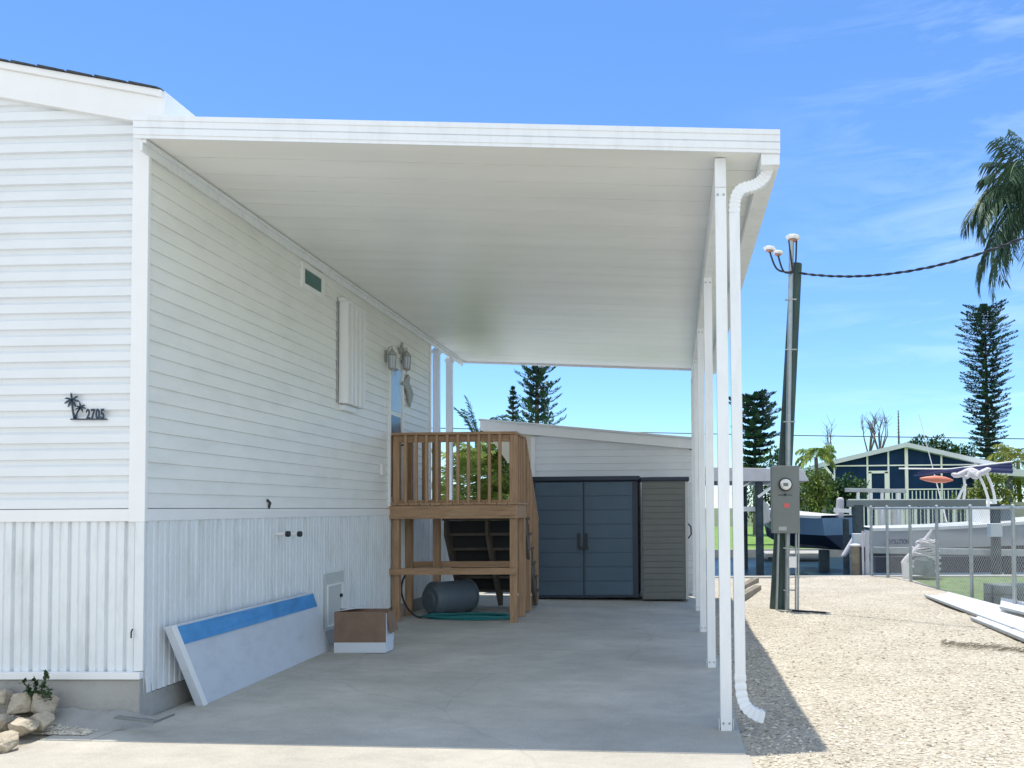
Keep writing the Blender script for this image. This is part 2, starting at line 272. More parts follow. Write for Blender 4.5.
# ------------------------------------------------------------------ mesh helpers
class MB:
    def __init__(s): s.v = []; s.f = []
    def add(s, vs, fs):
        o = len(s.v); s.v += [tuple(v) for v in vs]; s.f += [tuple(o+i for i in f) for f in fs]; return s
    def box(s, a, b):
        x0, x1 = sorted((a[0], b[0])); y0, y1 = sorted((a[1], b[1])); z0, z1 = sorted((a[2], b[2]))
        return s.add([(x0, y0, z0), (x1, y0, z0), (x1, y1, z0), (x0, y1, z0), (x0, y0, z1), (x1, y0, z1), (x1, y1, z1), (x0, y1, z1)],
                     [(0, 3, 2, 1), (4, 5, 6, 7), (0, 1, 5, 4), (1, 2, 6, 5), (2, 3, 7, 6), (3, 0, 4, 7)])
    def hexa(s, b, t):
        "bottom 4 points and top 4 points, same winding"
        return s.add(list(b)+list(t), [(0, 3, 2, 1), (4, 5, 6, 7), (0, 1, 5, 4), (1, 2, 6, 5), (2, 3, 7, 6), (3, 0, 4, 7)])
    def bar(s, p, q, w, h, up=(0, 0, 1)):
        p = Vector(p); q = Vector(q); d = (q-p).normalized(); u = Vector(up)
        if abs(d.dot(u)) > 0.99: u = Vector((0, 1, 0))
        a = d.cross(u).normalized()*w/2; b = a.cross(d).normalized()*h/2
        return s.hexa([p-a-b, p+a-b, p+a+b, p-a+b], [q-a-b, q+a-b, q+a+b, q-a+b])
    def tube(s, pts, r, n=8, cap=True):
        pts = [Vector(p) for p in pts]; rs = r if isinstance(r, (list, tuple)) else [r]*len(pts)
        rings = []; prev = None
        for i, p in enumerate(pts):
            d = (pts[min(i+1, len(pts)-1)]-pts[max(i-1, 0)]).normalized()
            if prev is None:
                u = Vector((0, 0, 1)) if abs(d.z) < 0.9 else Vector((1, 0, 0)); a = d.cross(u).normalized()
            else:
                a = (prev-d*prev.dot(d)).normalized()
            prev = a; b = d.cross(a)
            rings.append([p+(a*math.cos(2*math.pi*k/n)+b*math.sin(2*math.pi*k/n))*rs[i] for k in range(n)])
        vs = [v for g in rings for v in g]; fs = []
        for i in range(len(rings)-1):
            for k in range(n):
                fs.append((i*n+k, i*n+(k+1) % n, (i+1)*n+(k+1) % n, (i+1)*n+k))
        if cap: fs.append(tuple(range(n-1, -1, -1))); fs.append(tuple((len(rings)-1)*n+k for k in range(n)))
        return s.add(vs, fs)
    def prism(s, poly, vec):
        "closed polygon (3D points) extruded along vec"
        n = len(poly); vec = Vector(vec); a = [Vector(p) for p in poly]; b = [p+vec for p in a]
        return s.add(a+b, [tuple(range(n-1, -1, -1)), tuple(range(n, 2*n))]+[(i, (i+1) % n, n+(i+1) % n, n+i) for i in range(n)])
    def lathe(s, o, axis, prof, n=20):
        o = Vector(o); ax = Vector(axis).normalized(); u = Vector((0, 0, 1)) if abs(ax.z) < 0.9 else Vector((1, 0, 0))
        a = ax.cross(u).normalized(); b = ax.cross(a); vs = []; fs = []
        for (t, r) in prof:
            for k in range(n):
                vs.append(o+ax*t+(a*math.cos(2*math.pi*k/n)+b*math.sin(2*math.pi*k/n))*max(r, 1e-4))
        for i in range(len(prof)-1):
            for k in range(n): fs.append((i*n+k, i*n+(k+1) % n, (i+1)*n+(k+1) % n, (i+1)*n+k))
        fs.append(tuple(range(n-1, -1, -1))); fs.append(tuple((len(prof)-1)*n+k for k in range(n)))
        return s.add(vs, fs)
    def build(s, name, m, parent=None, bevel=0.0, smooth=False, origin=None):
        me = bpy.data.meshes.new(name)
        off = Vector((0, 0, 0))
        if parent is not None:
            off = Vector(parent.get('_o', (0, 0, 0)))
        elif origin is not None: off = Vector(origin)
        me.from_pydata([(v[0]-off[0], v[1]-off[1], v[2]-off[2]) for v in s.v], [], s.f)
        me.materials.append(m); me.update()
        if smooth: me.polygons.foreach_set('use_smooth', [True]*len(me.polygons))
        o = bpy.data.objects.new(name, me); COL.objects.link(o)
        if parent is not None:
            o.parent = parent; o['_o'] = tuple(off)
        elif origin is not None: o.location = off
        if bevel > 0:
            b = o.modifiers.new('bevel', 'BEVEL'); b.width = bevel; b.segments = 2; b.limit_method = 'ANGLE'; b.angle_limit = R(40)
        if smooth:
            try:
                me.set_sharp_from_angle(angle=R(40))
            except Exception: pass
        return o
def tag(o, label=None, cat=None, group=None, kind=None):
    if label: o['label'] = label
    if cat: o['category'] = cat
    if group: o['group'] = group
    if kind: o['kind'] = kind
    return o
def thing(name, loc, label, cat, group=None):
    o = bpy.data.objects.new(name, None); COL.objects.link(o); o.location = loc; o['_o'] = tuple(loc)
    o.empty_display_size = 0.2
    return tag(o, label, cat, group)
def struct(name, mb, m, **k): return tag(mb.build(name, m, **k), kind='structure')
def copy_tree(o, parent=None):
    c = o.copy(); COL.objects.link(c); c.parent = parent
    for ch in [x for x in bpy.data.objects if x.parent == o]: copy_tree(ch, c)
    return c

# ------------------------------------------------------------------ ground
def gz(x, y=0):   # carport slab drains away from the house
    return -0.017*(min(max(x, -6), 0.42)+3.65)
SX = 0.42
FEDGE = 17.5
def sheet(x0, x1, y0, y1, nx, ny, zf):
    mb = MB(); vs = []
    for j in range(ny+1):
        for i in range(nx+1):
            x = x0+(x1-x0)*i/nx; y = y0+(y1-y0)*j/ny; vs.append((x, y, zf(x, y)))
    mb.add(vs, [(j*(nx+1)+i, j*(nx+1)+i+1, (j+1)*(nx+1)+i+1, (j+1)*(nx+1)+i) for j in range(ny) for i in range(nx)])
    return mb
struct('ground', sheet(-60, 60, -60, FEDGE, 12, 12, lambda x, y: -0.16), m_sand)
bank = MB().box((-400, 33.6, -1.2), (400, 33.9, -0.28))
struct('far_seawall', bank, m_sea)
struct('far_bank', sheet(-3000, 3000, 33.9, 5000, 6, 6, lambda x, y: -0.36), m_far)
struct('far_lawn', sheet(-60, 60, 33.9, 62, 4, 14, lambda x, y: -0.33+.012*(y-33.9)), m_lawn2)
struct('canal_water', sheet(-400, 400, FEDGE, 33.7, 2, 2, lambda x, y: -0.62), m_water)
struct('near_seawall', MB().box((-60, FEDGE, -1.2), (60, FEDGE+0.28, -0.045)), m_sea)
def gh(x, y):
    n = math.sin(x*2.1+1.3*math.sin(y*1.1))*0.012+math.sin(y*1.7+x*0.8)*0.012
    e = min(1, max(0, (x-SX)/0.5)); return -0.085+(n+0.02)*e
struct('gravel_yard', sheet(SX-0.03, 4.75, -3, FEDGE, 60, 160, gh), m_gravel, smooth=True)
struct('lawn', sheet(4.75, 40, -3, FEDGE, 30, 30, lambda x, y: -0.075+0.01*math.sin(x*3+y*2)), m_grass)
# slab and driveway
JY = 5.02
def slab(x0, x1, y0, y1, dz=0):
    mb = MB(); mb.hexa([(x0, y0, -0.2), (x1, y0, -0.2), (x1, y1, -0.2), (x0, y1, -0.2)],
                       [(x0, y0, gz(x0)+dz), (x1, y0, gz(x1)+dz), (x1, y1, gz(x1)+dz), (x0, y1, gz(x0)+dz)]); return mb
struct('carport_slab', slab(-3.66, SX, 8.412, 16.2), m_conc, bevel=0.006)
struct('carport_slab', slab(-3.66, SX, JY+0.008, 8.405), m_conc2, bevel=0.006)
struct('driveway', slab(-3.98, SX+0.02, -8, JY-0.004), m_drive, bevel=0.006)
struct('apron_slab', slab(-3.98, -3.662, JY+0.008, 5.52), m_conc)
# loose stones over the gravel
def stones(n, x0, x1, y0, y1, s0, s1, seed, zf):
    g = np.random.default_rng(seed)
    base = np.array([[1, 0, 0], [0, 1, 0], [-1, 0, 0], [0, -1, 0], [0, 0, 1], [0, 0, -1]], float)
    fc = np.array([[0, 1, 4], [1, 2, 4], [2, 3, 4], [3, 0, 4], [1, 0, 5], [2, 1, 5], [3, 2, 5], [0, 3, 5]])
    y = y0+(y1-y0)*g.random(n)**1.6; x = x0+(x1-x0)*g.random(n)
    s = s0+(s1-s0)*g.random(n)**2.5
    V = base[None]*(0.7+0.6*g.random((n, 6, 1)))*s[:, None, None]
    V[:, :, 0] *= (1+0.6*g.random((n, 1))); V[:, :, 2] *= 0.6
    a = g.random(n)*6.283; c, q = np.cos(a)[:, None], np.sin(a)[:, None]
    X = V[:, :, 0]*c-V[:, :, 1]*q; Y = V[:, :, 0]*q+V[:, :, 1]*c
    V[:, :, 0] = X+x[:, None]; V[:, :, 1] = Y+y[:, None]
    z = np.array([zf(a_, b_) for a_, b_ in zip(x, y)]); V[:, :, 2] += z[:, None]+s[:, None]*0.2
    F_ = (fc[None]+np.arange(n)[:, None, None]*6).reshape(-1, 3)
    mb = MB(); mb.v = V.reshape(-1, 3).tolist(); mb.f = F_.tolist(); return mb
tag(stones(30000, SX+0.03, 4.7, 3.6, 12, 0.004, 0.017, 3, gh).build('loose_gravel', m_peb), kind='stuff')

# ------------------------------------------------------------------ mobile home
WX = -3.68; FY = 5.56; HY2 = 12.2; SZ = 1.445
home = thing('mobile_home', (WX, FY, 0), 'white mobile home with horizontal vinyl siding over ribbed skirting', 'house')
RK = 5.50; CY0_ = 5.42
rb0, rb1 = at(0, 93, RK), at(133, 120, RK)
rt0, rt1 = at(0, 61, RK), at(163, 90, RK)
def rake(p, q, x): return p.z+(q.z-p.z)*(x-p.x)/(q.x-p.x)
RX = -7.3
# front siding (dutch lap), clipped by the rake
def front_siding():
    mb = MB(); pitch_ = 0.1145; prof = [(0.0, 0.020), (0.060, 0.018), (0.080, -0.004), (0.100, -0.006), (0.110, -0.004)]
    rows = []; z = SZ+0.005
    while z < 5.4:
        for (dz, d) in prof: rows.append((z+dz, d))
        z += pitch_
    for (za, da), (zb, db) in zip(rows[:-1], rows[1:]):
        def right(zz):
            if zz < rake(rb0, rb1, WX): return WX
            s = (rb1.z-rb0.z)/(rb1.x-rb0.x); return rb0.x+(zz-rb0.z)/s
        xa, xb = max(right(za), RX), max(right(zb), RX)
        if xa <= RX and xb <= RX: break
        mb.add([(RX, FY-da, za), (xa, FY-da, za), (xb, FY-db, zb), (RX, FY-db, zb)], [(0, 1, 2, 3)])
        lm = 2*RX
        mb.add([(RX, FY-da, za), (lm-xa, FY-da, za), (lm-xb, FY-db, zb), (RX, FY-db, zb)], [(3, 2, 1, 0)])
    return mb
front_siding().build('front_wall', m_siding_f, home)
def side_siding():
    mb = MB(); pitch_ = 0.1075; z = SZ+0.005; top = 3.95
    rows = []
    while z < top:
        rows += [(z, 0.014), (z+pitch_*0.955, 0.002), (z+pitch_*0.985, 0.0)]; z += pitch_
    for (za, da), (zb, db) in zip(rows[:-1], rows[1:]):
        mb.add([(WX+da, FY, za), (WX+da, HY2, za), (WX+db, HY2, zb), (WX+db, FY, zb)], [(0, 1, 2, 3)])
    return mb
side_siding().build('side_wall', m_siding_s, home)
w = MB().box((RX*2-WX+0.04, FY+0.04, 0.1), (WX-0.04, HY2-0.02, 4.0)); w.build('wall_core', m_siding_s, home)
# corner trims
MB().box((WX-0.095, FY-0.03, SZ-0.09), (WX+0.022, FY+0.004, 4.13)).build('corner_trim', m_trim, home, bevel=0.004)
MB().box((WX-0.03, HY2-0.06, 0.2), (WX+0.022, HY2+0.02, 3.95)).build('corner_trim', m_trim, home, bevel=0.004)
# starter bands
MB().box((RX*2-WX, FY-0.022, SZ-0.085), (WX-0.097, FY+0.01, SZ)).build('belt_trim', m_trim, home, bevel=0.003)
MB().box((WX-0.01, FY+0.006, SZ-0.085), (WX+0.020, HY2-0.062, SZ)).build('belt_trim', m_trim, home, bevel=0.003)
# skirting, vertical ribs
def ribs(p0, p1, z0, z1, nrm, pitch_=0.134):
    p0 = Vector(p0); p1 = Vector(p1); d = p1-p0; Ln = d.length; d.normalize(); nrm = Vector(nrm)
    prof = []; t = 0
    while t < Ln:
        for (dt, dd) in [(0, 0), (0.007, -0.022), (0.024, -0.022), (0.031, 0), (0.074, 0.0), (0.079, -0.008), (0.089, -0.008), (0.094, 0)]:
            if t+dt <= Ln: prof.append((t+dt, dd))
        t += pitch_
    prof.append((Ln, 0)); mb = MB(); vs = []
    for (t, dd) in prof:
        q = p0+d*t+nrm*dd; vs += [(q.x, q.y, z0), (q.x, q.y, z1)]
    mb.add(vs, [(2*i, 2*i+2, 2*i+3, 2*i+1) for i in range(len(prof)-1)]); return mb
zf = at(70, 672, FY-0.01).z
ribs((RX*2-WX, FY-0.006, 0), (WX, FY-0.006, 0), zf, SZ-0.08, (0, -1, 0)).build('front_skirting', m_skirt, home)
ribs((WX+0.012, FY-0.0, 0), (WX+0.012, HY2, 0), 0.17, SZ-0.08, (1, 0, 0), 0.128).build('side_skirting', m_skirt, home)
MB().box((RX*2-WX, FY-0.05, zf-0.045), (WX+0.012, FY-0.004, zf+0.004)).build('skirting_rail', m_trim, home, bevel=0.004)
MB().box((WX-0.045, FY-0.03, zf+0.01), (WX+0.02, FY-0.010, SZ-0.09)).build('skirting_trim', m_skirt, home, bevel=0.003)
# footing
ft = MB()
x0 = RX*2-WX
ft.hexa([(x0, FY-0.10, -0.15), (WX+0.04, FY-0.10, -0.15), (WX+0.04, FY+0.1, -0.15), (x0, FY+0.1, -0.15)],
        [(x0, FY-0.03, zf-0.047), (WX-0.0, FY-0.03, zf-0.047), (WX-0.0, FY+0.1, zf-0.047), (x0, FY+0.1, zf-0.047)])
ft.box((WX-0.05, FY+0.1, -0.15), (WX+0.008, HY2, 0.165))
ft.build('footing', m_foot, home, bevel=0.01)
from mathutils import noise
ap = MB(); nx_, ny_ = 90, 10; vs = []   # rough sloped mortar toe in front of the footing
for i in range(nx_+1):
    x = -5.2+(WX+0.20+5.2)*i/nx_; e = min(1.0, (nx_-i)/14)**.7
    wd_ = .22+.10*max(0, (i-50)/40)+.03*noise.noise((x*4, 0, 0))
    for j in range(ny_+1):
        t = j/ny_; y = FY-.07-wd_*t*(0.35+.65*e)
        h = .075*e*(1-t)**1.25+.02*noise.noise((x*7, y*7, 0))*(1-t)+.008*noise.noise((x*22, y*22, 3))
        vs.append((x, y, gz(x)+max(h, -.004)+.002*(1-t)))
ap.add(vs, [(i*(ny_+1)+j, i*(ny_+1)+j+1, (i+1)*(ny_+1)+j+1, (i+1)*(ny_+1)+j) for i in range(nx_) for j in range(ny_)])
ap.build('footing_toe', m_foot, home, smooth=True)
# roof
rf = MB()
SL = (rt1.z-rt0.z)/(rt1.x-rt0.x)
def roofz(x): return rt1.z+SL*(x-rt1.x)
ridge = roofz(RX); EX = rt1.x
for sgn in (1, -1):
    xe = EX if sgn == 1 else 2*RX-EX
    a = [(RX, RK-0.03, ridge), (xe, RK-0.03, rt1.z), (xe, HY2+0.35, rt1.z), (RX, HY2+0.35, ridge)]
    if sgn == -1: a = a[::-1]
    rf.hexa([(p[0], p[1], p[2]-0.006) for p in a], [(p[0], p[1], p[2]+0.001) for p in a])
rf_o = rf.build('roof', m_shing, home)
# ragged shingle front edges
sg = MB(); x = RX
while x < EX-0.06:
    l_ = random.uniform(0.16, 0.26); x2 = min(x+l_, EX-0.02); y_ = RK-0.036-random.uniform(0, .006)
    sg.hexa([(x, y_, roofz(x)-0.004), (x2, y_, roofz(x2)-0.004), (x2, y_+0.3, roofz(x2)-0.004), (x, y_+0.3, roofz(x)-0.004)],
            [(x, y_, roofz(x)+0.009), (x2, y_, roofz(x2)+0.003), (x2, y_+0.3, roofz(x2)+0.003), (x, y_+0.3, roofz(x)+0.009)])
    x = x2+0.02
sg.build('shingle_edge', m_shing, rf_o)
def rakeboard(off0, off1, y0, y1):
    mb = MB()
    for sgn in (1, -1):
        xe = EX if sgn == 1 else 2*RX-EX
        b0 = lambda x, o: roofz(x if sgn == 1 else 2*RX-x)+o
        q = [(RX, y0, b0(RX, off0)), (xe, y0, b0(xe, off0)), (xe, y1, b0(xe, off0)), (RX, y1, b0(RX, off0))]
        r_ = [(RX, y0, b0(RX, off1)), (xe, y0, b0(xe, off1)), (xe, y1, b0(xe, off1)), (RX, y1, b0(RX, off1))]
        mb.hexa(q, r_)
    return mb
hb = rt1.z-rake(rb0, rb1, rt1.x); 
rakeboard(-hb, -0.055, RK, RK+0.07).build('rake_fascia', m_trim, home, bevel=0.003)
rakeboard(-0.055, -0.007, RK-0.022, RK+0.07).build('rake_moulding', m_trim, home, bevel=0.004)
ef = MB().box((EX-0.02, RK+0.002, at(170, 119.2, CY0_).z), (EX+0.012, HY2+0.33, rt1.z-0.007)); ef.build('eave_fascia', m_trim, home)
# transom window
def wallbox(y0, y1, z0, z1, d0, d1): return MB().box((WX+d0, y0, z0), (WX+d1, y1, z1))
def frame(y0, y1, z0, z1, w_, d0, d1):
    return MB().box((WX+d0, y0, z0), (WX+d1, y0+w_, z1)).box((WX+d0, y1-w_, z0), (WX+d1, y1, z1)).box((WX+d0, y0+w_, z0), (WX+d1, y1-w_, z0+w_)).box((WX+d0, y0+w_, z1-w_), (WX+d1, y1-w_, z1))
a = onx(300, 259, WX); b = onx(322, 297, WX)
y0, y1 = a.y, b.y; z0, z1 = 3.46, 3.80
z1 = onx(300, 261, WX).z; z0 = onx(300, 287, WX).z
wn = frame(y0, y1, z0, z1, 0.055, 0.0, 0.028).build('window', m_trim, home, bevel=0.004)
wallbox(y0+0.055, y1-0.055, z0+0.055, z1-0.055, 0.004, 0.014).build('window_pane', m_glassgreen, wn)
# hurricane shutter: corrugated panels standing off the wall
y0 = onx(340, 350, WX+.03).y; y1 = onx(366.5, 350, WX+.1).y; z1 = onx(340, 301, WX+.03).z; z0 = onx(340, 403, WX+.03).z
sh = MB(); k = 5; pp = []
stp = (y1-y0)/k
for i in range(k):
    yy = y0+stp*i
    pp += [(yy, 0.025), (yy+stp*0.10, 0.11), (yy+stp*0.50, 0.11), (yy+stp*0.60, 0.025)]
pp.append((y1, 0.025))
vs = []
for (yy, d) in pp: vs += [(WX+d, yy, z0), (WX+d, yy, z1)]
sh.add(vs, [(2*i, 2*i+2, 2*i+3, 2*i+1) for i in range(len(pp)-1)])
vs2 = [(WX+0.018, yy, zz) for (yy, d) in pp for zz in (z0, z1)]
sh.add([(v[0]-0.004, v[1], v[2]) for v in vs], [(2*i+1, 2*i+3, 2*i+2, 2*i) for i in range(len(pp)-1)])
shu = sh.build('hurricane_shutter', m_trim, home)
MB().box((WX+0.0, y0-0.03, z1), (WX+0.10, y1+0.03, z1+0.03)).build('shutter_track', m_trim, shu, bevel=0.003)
MB().box((WX+0.0, y0+0.05, z0-0.07), (WX+0.06, y1-0.2, z0-0.01)).build('shutter_track', m_trim, shu, bevel=0.003)
MB().box((WX+0.012, y0-0.045, z0), (WX+0.022, y0-0.02, z1+0.03)).build('shutter_shadow_rail', m_galv, shu)
# door
dy0 = onx(389, 400, WX+.02).y; dy1 = onx(403, 400, WX+.02).y; dz1 = 3.50; dz0 = SZ+0.03
frame(dy0, dy1, dz0, dz1, 0.05, 0.0, 0.035).build('door_frame', m_trim, home, bevel=0.004)
dr = wallbox(dy0+0.052, dy1-0.052, dz0+0.05, dz1-0.052, 0.0, 0.016).build('door', m_trim, home)
wallbox(dy0+0.09, dy1-0.09, 2.72, 3.30, 0.016, 0.022).build('door_glass', m_doorglass, dr)
wallbox(dy0+0.09, dy1-0.09, 1.6, 2.66, 0.016, 0.022).build('door_panel', m_doordark, dr)
MB().tube([(WX+.02, dy1-.12, 2.42), (WX+.09, dy1-.12, 2.42), (WX+.09, dy1-.12, 2.30), (WX+.02, dy1-.12, 2.28)], 0.012).build('door_handle', m_dark, dr)
# pipes, outlet, vents, bracket
for px in (281, 293):
    p = onx(px, 534, WX+.05)
    hb_ = MB().tube([(WX, p.y, p.z), (WX+0.10, p.y, p.z)], 0.014).build('hose_bib', m_white, home)
    MB().lathe((WX+0.10, p.y, p.z), (1, 0, 0), [(0, 0.028), (0.03, 0.028)], 10).build('valve_cap', m_dark, hb_)
p = onx(268, 503, WX+.02); MB().tube([(WX+.01, p.y, p.z+.03), (WX+.03, p.y+.02, p.z), (WX+.015, p.y+.02, p.z-.05)], 0.012).build('cable_stub', m_dark, home)
p = onx(382, 470, WX+.02); wallbox(p.y-.05, p.y+.05, p.z-.07, p.z+.07, 0.01, 0.04).build('outlet_cover', m_white, home, bevel=0.006)
p = onx(334, 600, WX+.02)
ac = wallbox(p.y-.24, p.y+.24, 0.16, onx(334, 572, WX).z, 0.014, 0.028).build('access_door', m_access, home, bevel=0.004)
frame(p.y-.20, p.y+.20, 0.2, onx(334, 572, WX).z-.12, 0.018, 0.028, 0.040).build('access_door_frame', m_trim, ac)
MB().lathe((WX+.028, p.y+.15, .5), (1, 0, 0), [(0, .02), (.02, .02)], 8).build('latch', m_dark, ac)
# rear platform skirting under the left posts
ribs((WX+0.01, HY2+0.005, 0), (WX+0.01, 13.95, 0), 0.02, SZ-0.1, (1, 0, 0)).build('rear_skirting', m_skirt, home)
MB().box((WX-2.2, HY2+0.03, SZ-0.10), (WX+0.03, 13.95, SZ-0.02)).build('rear_porch_floor', m_trim, home, bevel=0.004)
MB().tube([(WX-0.05, FY-0.036, 0.62), (WX-0.05, FY-0.05, 0.60), (WX-0.05, FY-0.05, 0.56)], 0.005).build('hook', m_dark, home)

# number sign
sgn = thing('house_number_sign', at(86, 420, FY-0.03), 'dark metal house number sign with two palm trees and 2705', 'house number')
YS = FY-0.032
MB().bar(at(70.5, 419.2, YS), at(107, 419.2, YS), 0.006, 0.009, up=(0, 0, 1)).build('base_strip', m_sign, sgn)
def tree_sil(cx, cy, bx, by, r, name):
    mb = MB(); c = at(cx, cy, YS); b = at(bx, by, YS)
    mid = (c+b)/2+Vector((-0.006, 0, 0))
    for p, q, w0, w1 in ((b, mid, .020, .012), (mid, c, .012, .009)):
        mb.hexa([p+Vector((-w0/2, 0, 0)), p+Vector((w0/2, 0, 0)), p+Vector((w0/2, .004, 0)), p+Vector((-w0/2, .004, 0))],
                [q+Vector((-w1/2, 0, 0)), q+Vector((w1/2, 0, 0)), q+Vector((w1/2, .004, 0)), q+Vector((-w1/2, .004, 0))])
    for ang in (198, 158, 98, 38, -8, -62, 240):
        a_ = R(ang); pts = []
        for t in (0, .35, .7, 1):
            pts.append(c+Vector((math.cos(a_)*r*t*1.1, 0, math.sin(a_)*r*t+(.22*r*t-.42*r*t*t)*abs(math.cos(a_)))))
        ws = [.0025, .0055*r/.05+.001, .0065*r/.05, .001]
        up_ = []; dn = []
        for i, q in enumerate(pts):
            d = (pts[min(i+1, 3)]-pts[max(i-1, 0)]).normalized(); nn = Vector((-d.z, 0, d.x))*ws[i]
            up_.append(q+nn); dn.append(q-nn)
        mb.prism(up_+dn[::-1], (0, .004, 0))
    return mb.build(name, m_sign, sgn)
tree_sil(71.8, 399.8, 74.5, 418.5, .052, 'palm_silhouette')
tree_sil(80.2, 407.2, 75.2, 418.5, .036, 'palm_silhouette')
def text_mesh(txt, name, m, size, parent=None, xs=1.0, ext=0.002, off=0.0, spacing=1.0):
    cu = bpy.data.curves.new(name, 'FONT'); cu.body = txt; cu.size = size; cu.extrude = ext; cu.offset = off; cu.space_character = spacing
    to = bpy.data.objects.new('tmp', cu); COL.objects.link(to)
    bpy.context.view_layer.update()
    me = bpy.data.meshes.new_from_object(to.evaluated_get(bpy.context.evaluated_depsgraph_get()))
    bpy.data.objects.remove(to); me.materials.clear(); me.materials.append(m)
    for v in me.vertices: v.co.x *= xs
    o = bpy.data.objects.new(name, me); COL.objects.link(o)
    if parent: o.parent = parent
    return o
tx = text_mesh('2705', 'numerals', m_sign, 0.098, sgn, xs=0.60, off=0.0038, spacing=1.16)
q = at(86, 419, YS)-Vector(sgn['_o']); tx.location = (q.x, q.y, q.z); tx.rotation_euler = (R(90), 0, 0)

# lanterns, star and fish ornaments on the wall
def lantern(y, z, name, lab):
    t = thing(name, (WX+.02, y, z), lab, 'wall lamp', 'lanterns by the door')
    X = WX+0.10; k_ = .72
    MB().tube([(WX+.015, y, z+.06), (WX+.06, y, z+.15), (X, y, z+.17), (X, y, z+.11)], .008).box((WX+.012, y-.035, z-.04), (WX+.024, y+.035, z+.11)).build('bracket', m_ornament, t)
    MB().lathe((X, y, z), (0, 0, 1), [(.05, .085*k_), (.09, .06*k_), (.115, .018), (.14, .008)], 6).build('cap', m_ornament, t)
    cg = MB()
    for k in range(6):
        a_ = k*math.pi/3; cg.tube([(X+.062*k_*math.cos(a_), y+.062*k_*math.sin(a_), z-.12), (X+.076*k_*math.cos(a_), y+.076*k_*math.sin(a_), z+.05)], .005, 5)
    cg.lathe((X, y, z), (0, 0, 1), [(-.145, .02), (-.13, .062*k_), (-.12, .066*k_)], 6).tube([(X, y, z-.13), (X, y, z-.21)], [.010, .003], 6)
    cg.build('cage', m_ornament, t)
    MB().lathe((X, y, z), (0, 0, 1), [(-.115, .044*k_), (.045, .058*k_)], 6).build('lamp_glass', m_cardw, t)
lantern(onx(394.5, 360, WX+.13).y, onx(394.5, 359, WX+.13).z, 'wall_lantern', 'white wall lantern nearer, partly over the glazed door')
lantern(onx(409, 360, WX+.13).y, onx(409, 360, WX+.13).z, 'wall_lantern', 'white wall lantern farther, on the siding past the door')
p = onx(401.5, 352, WX+.03); st = []
for k in range(10):
    r_ = .13 if k % 2 == 0 else .05; a_ = k*math.pi/5+math.pi/2; st.append((WX+.02, p.y+r_*math.cos(a_), p.z+r_*math.sin(a_)))
o = MB().prism(st, (.03, 0, 0)).build('star_ornament', m_ornament, origin=(WX+.02, p.y, p.z)); tag(o, 'pale five pointed star ornament fixed between the two wall lanterns', 'ornament')
p = onx(408, 388, WX+.03)
fs = [(-.05, .22), (.06, .10), (.26, .02), (.30, -.05), (.14, -.16), (.02, -.36), (-.05, -.10), (-.28, .0), (-.22, -.12), (-.10, -.02), (-.30, .20), (-.14, .12)]
fs = [(.02, .12), (.14, .02), (.24, -.10), (.17, -.24), (.06, -.42), (-.03, -.22), (-.09, -.10), (-.22, .0), (-.34, .02), (-.26, .10), (-.14, .18), (-.02, .30), (.05, .24)]
o = MB().prism([(WX+.02, p.y+a_*.8, p.z+b_*.62) for a_, b_ in fs], (.03, 0, 0)).build('fish_ornament', m_ornament, origin=(WX+.02, p.y, p.z), bevel=.006); tag(o, 'white angelfish shaped ornament on the siding beneath the lanterns', 'ornament')

# ------------------------------------------------------------------ carport
CY0, CY1 = 5.42, 14.05
a0, a1 = at(133, 118, CY0), at(133, 137, CY0); b0, b1 = at(780, 130, CY0), at(780, 152, CY0)
car = thing('carport', (b0.x, CY0, gz(1)), 'long white aluminium carport roof on slim posts beside the house', 'carport')
CXL, CXR = a0.x, b0.x
def lerp(u, v, t): return u+(v-u)*t
def czb(x): return lerp(a1.z, b1.z, (x-CXL)/(CXR-CXL))
def czt(x): return lerp(a0.z, b0.z, (x-CXL)/(CXR-CXL))
# roof deck in pans with small seams
pan = MB(); y = CY0+0.02; i = 0
pts = []
while y < CY1-0.02:
    y2 = min(y+0.305, CY1-0.02)
    pan.hexa([(WX+0.005, y+.004, czb(WX)+0.006), (CXR-0.02, y+.004, czb(CXR)+0.006), (CXR-0.02, y2-.004, czb(CXR)+0.006), (WX+.005, y2-.004, czb(WX)+0.006)],
             [(WX+.005, y+.003, czt(WX)-0.03), (CXR-0.02, y+.003, czt(CXR)-0.03), (CXR-0.02, y2-.003, czt(CXR)-0.03), (WX+.005, y2-.003, czt(WX)-0.03)])
    y = y2
pan.hexa([(WX+0.005, CY0+.03, czt(WX)-0.028), (CXR-0.02, CY0+.03, czt(CXR)-0.028), (CXR-0.02, CY1-.03, czt(CXR)-0.028), (WX+.005, CY1-.03, czt(WX)-0.028)],
         [(WX+.005, CY0+.03, czt(WX)-0.01), (CXR-0.02, CY0+.03, czt(CXR)-0.01), (CXR-0.02, CY1-.03, czt(CXR)-0.01), (WX+.005, CY1-.03, czt(WX)-0.01)])
pan.build('roof_panel', m_ceil, car)
def fascia(y0, y1):
    mb = MB(); h = czt(0)-czb(0)
    steps = [(-0.004, 0.020, 0.006), (0.020, 0.062, 0.0), (0.062, 0.072, 0.008), (0.072, h-0.03, 0.0), (h-0.03, h+0.004, -0.006)]
    for (s0, s1, ins) in steps:
        mb.hexa([(CXL, y0+ins, czb(CXL)+s0), (CXR, y0+ins, czb(CXR)+s0), (CXR, y1, czb(CXR)+s0), (CXL, y1, czb(CXL)+s0)],
                [(CXL, y0+ins, czb(CXL)+s1), (CXR, y0+ins, czb(CXR)+s1), (CXR, y1, czb(CXR)+s1), (CXL, y1, czb(CXL)+s1)])
    return mb
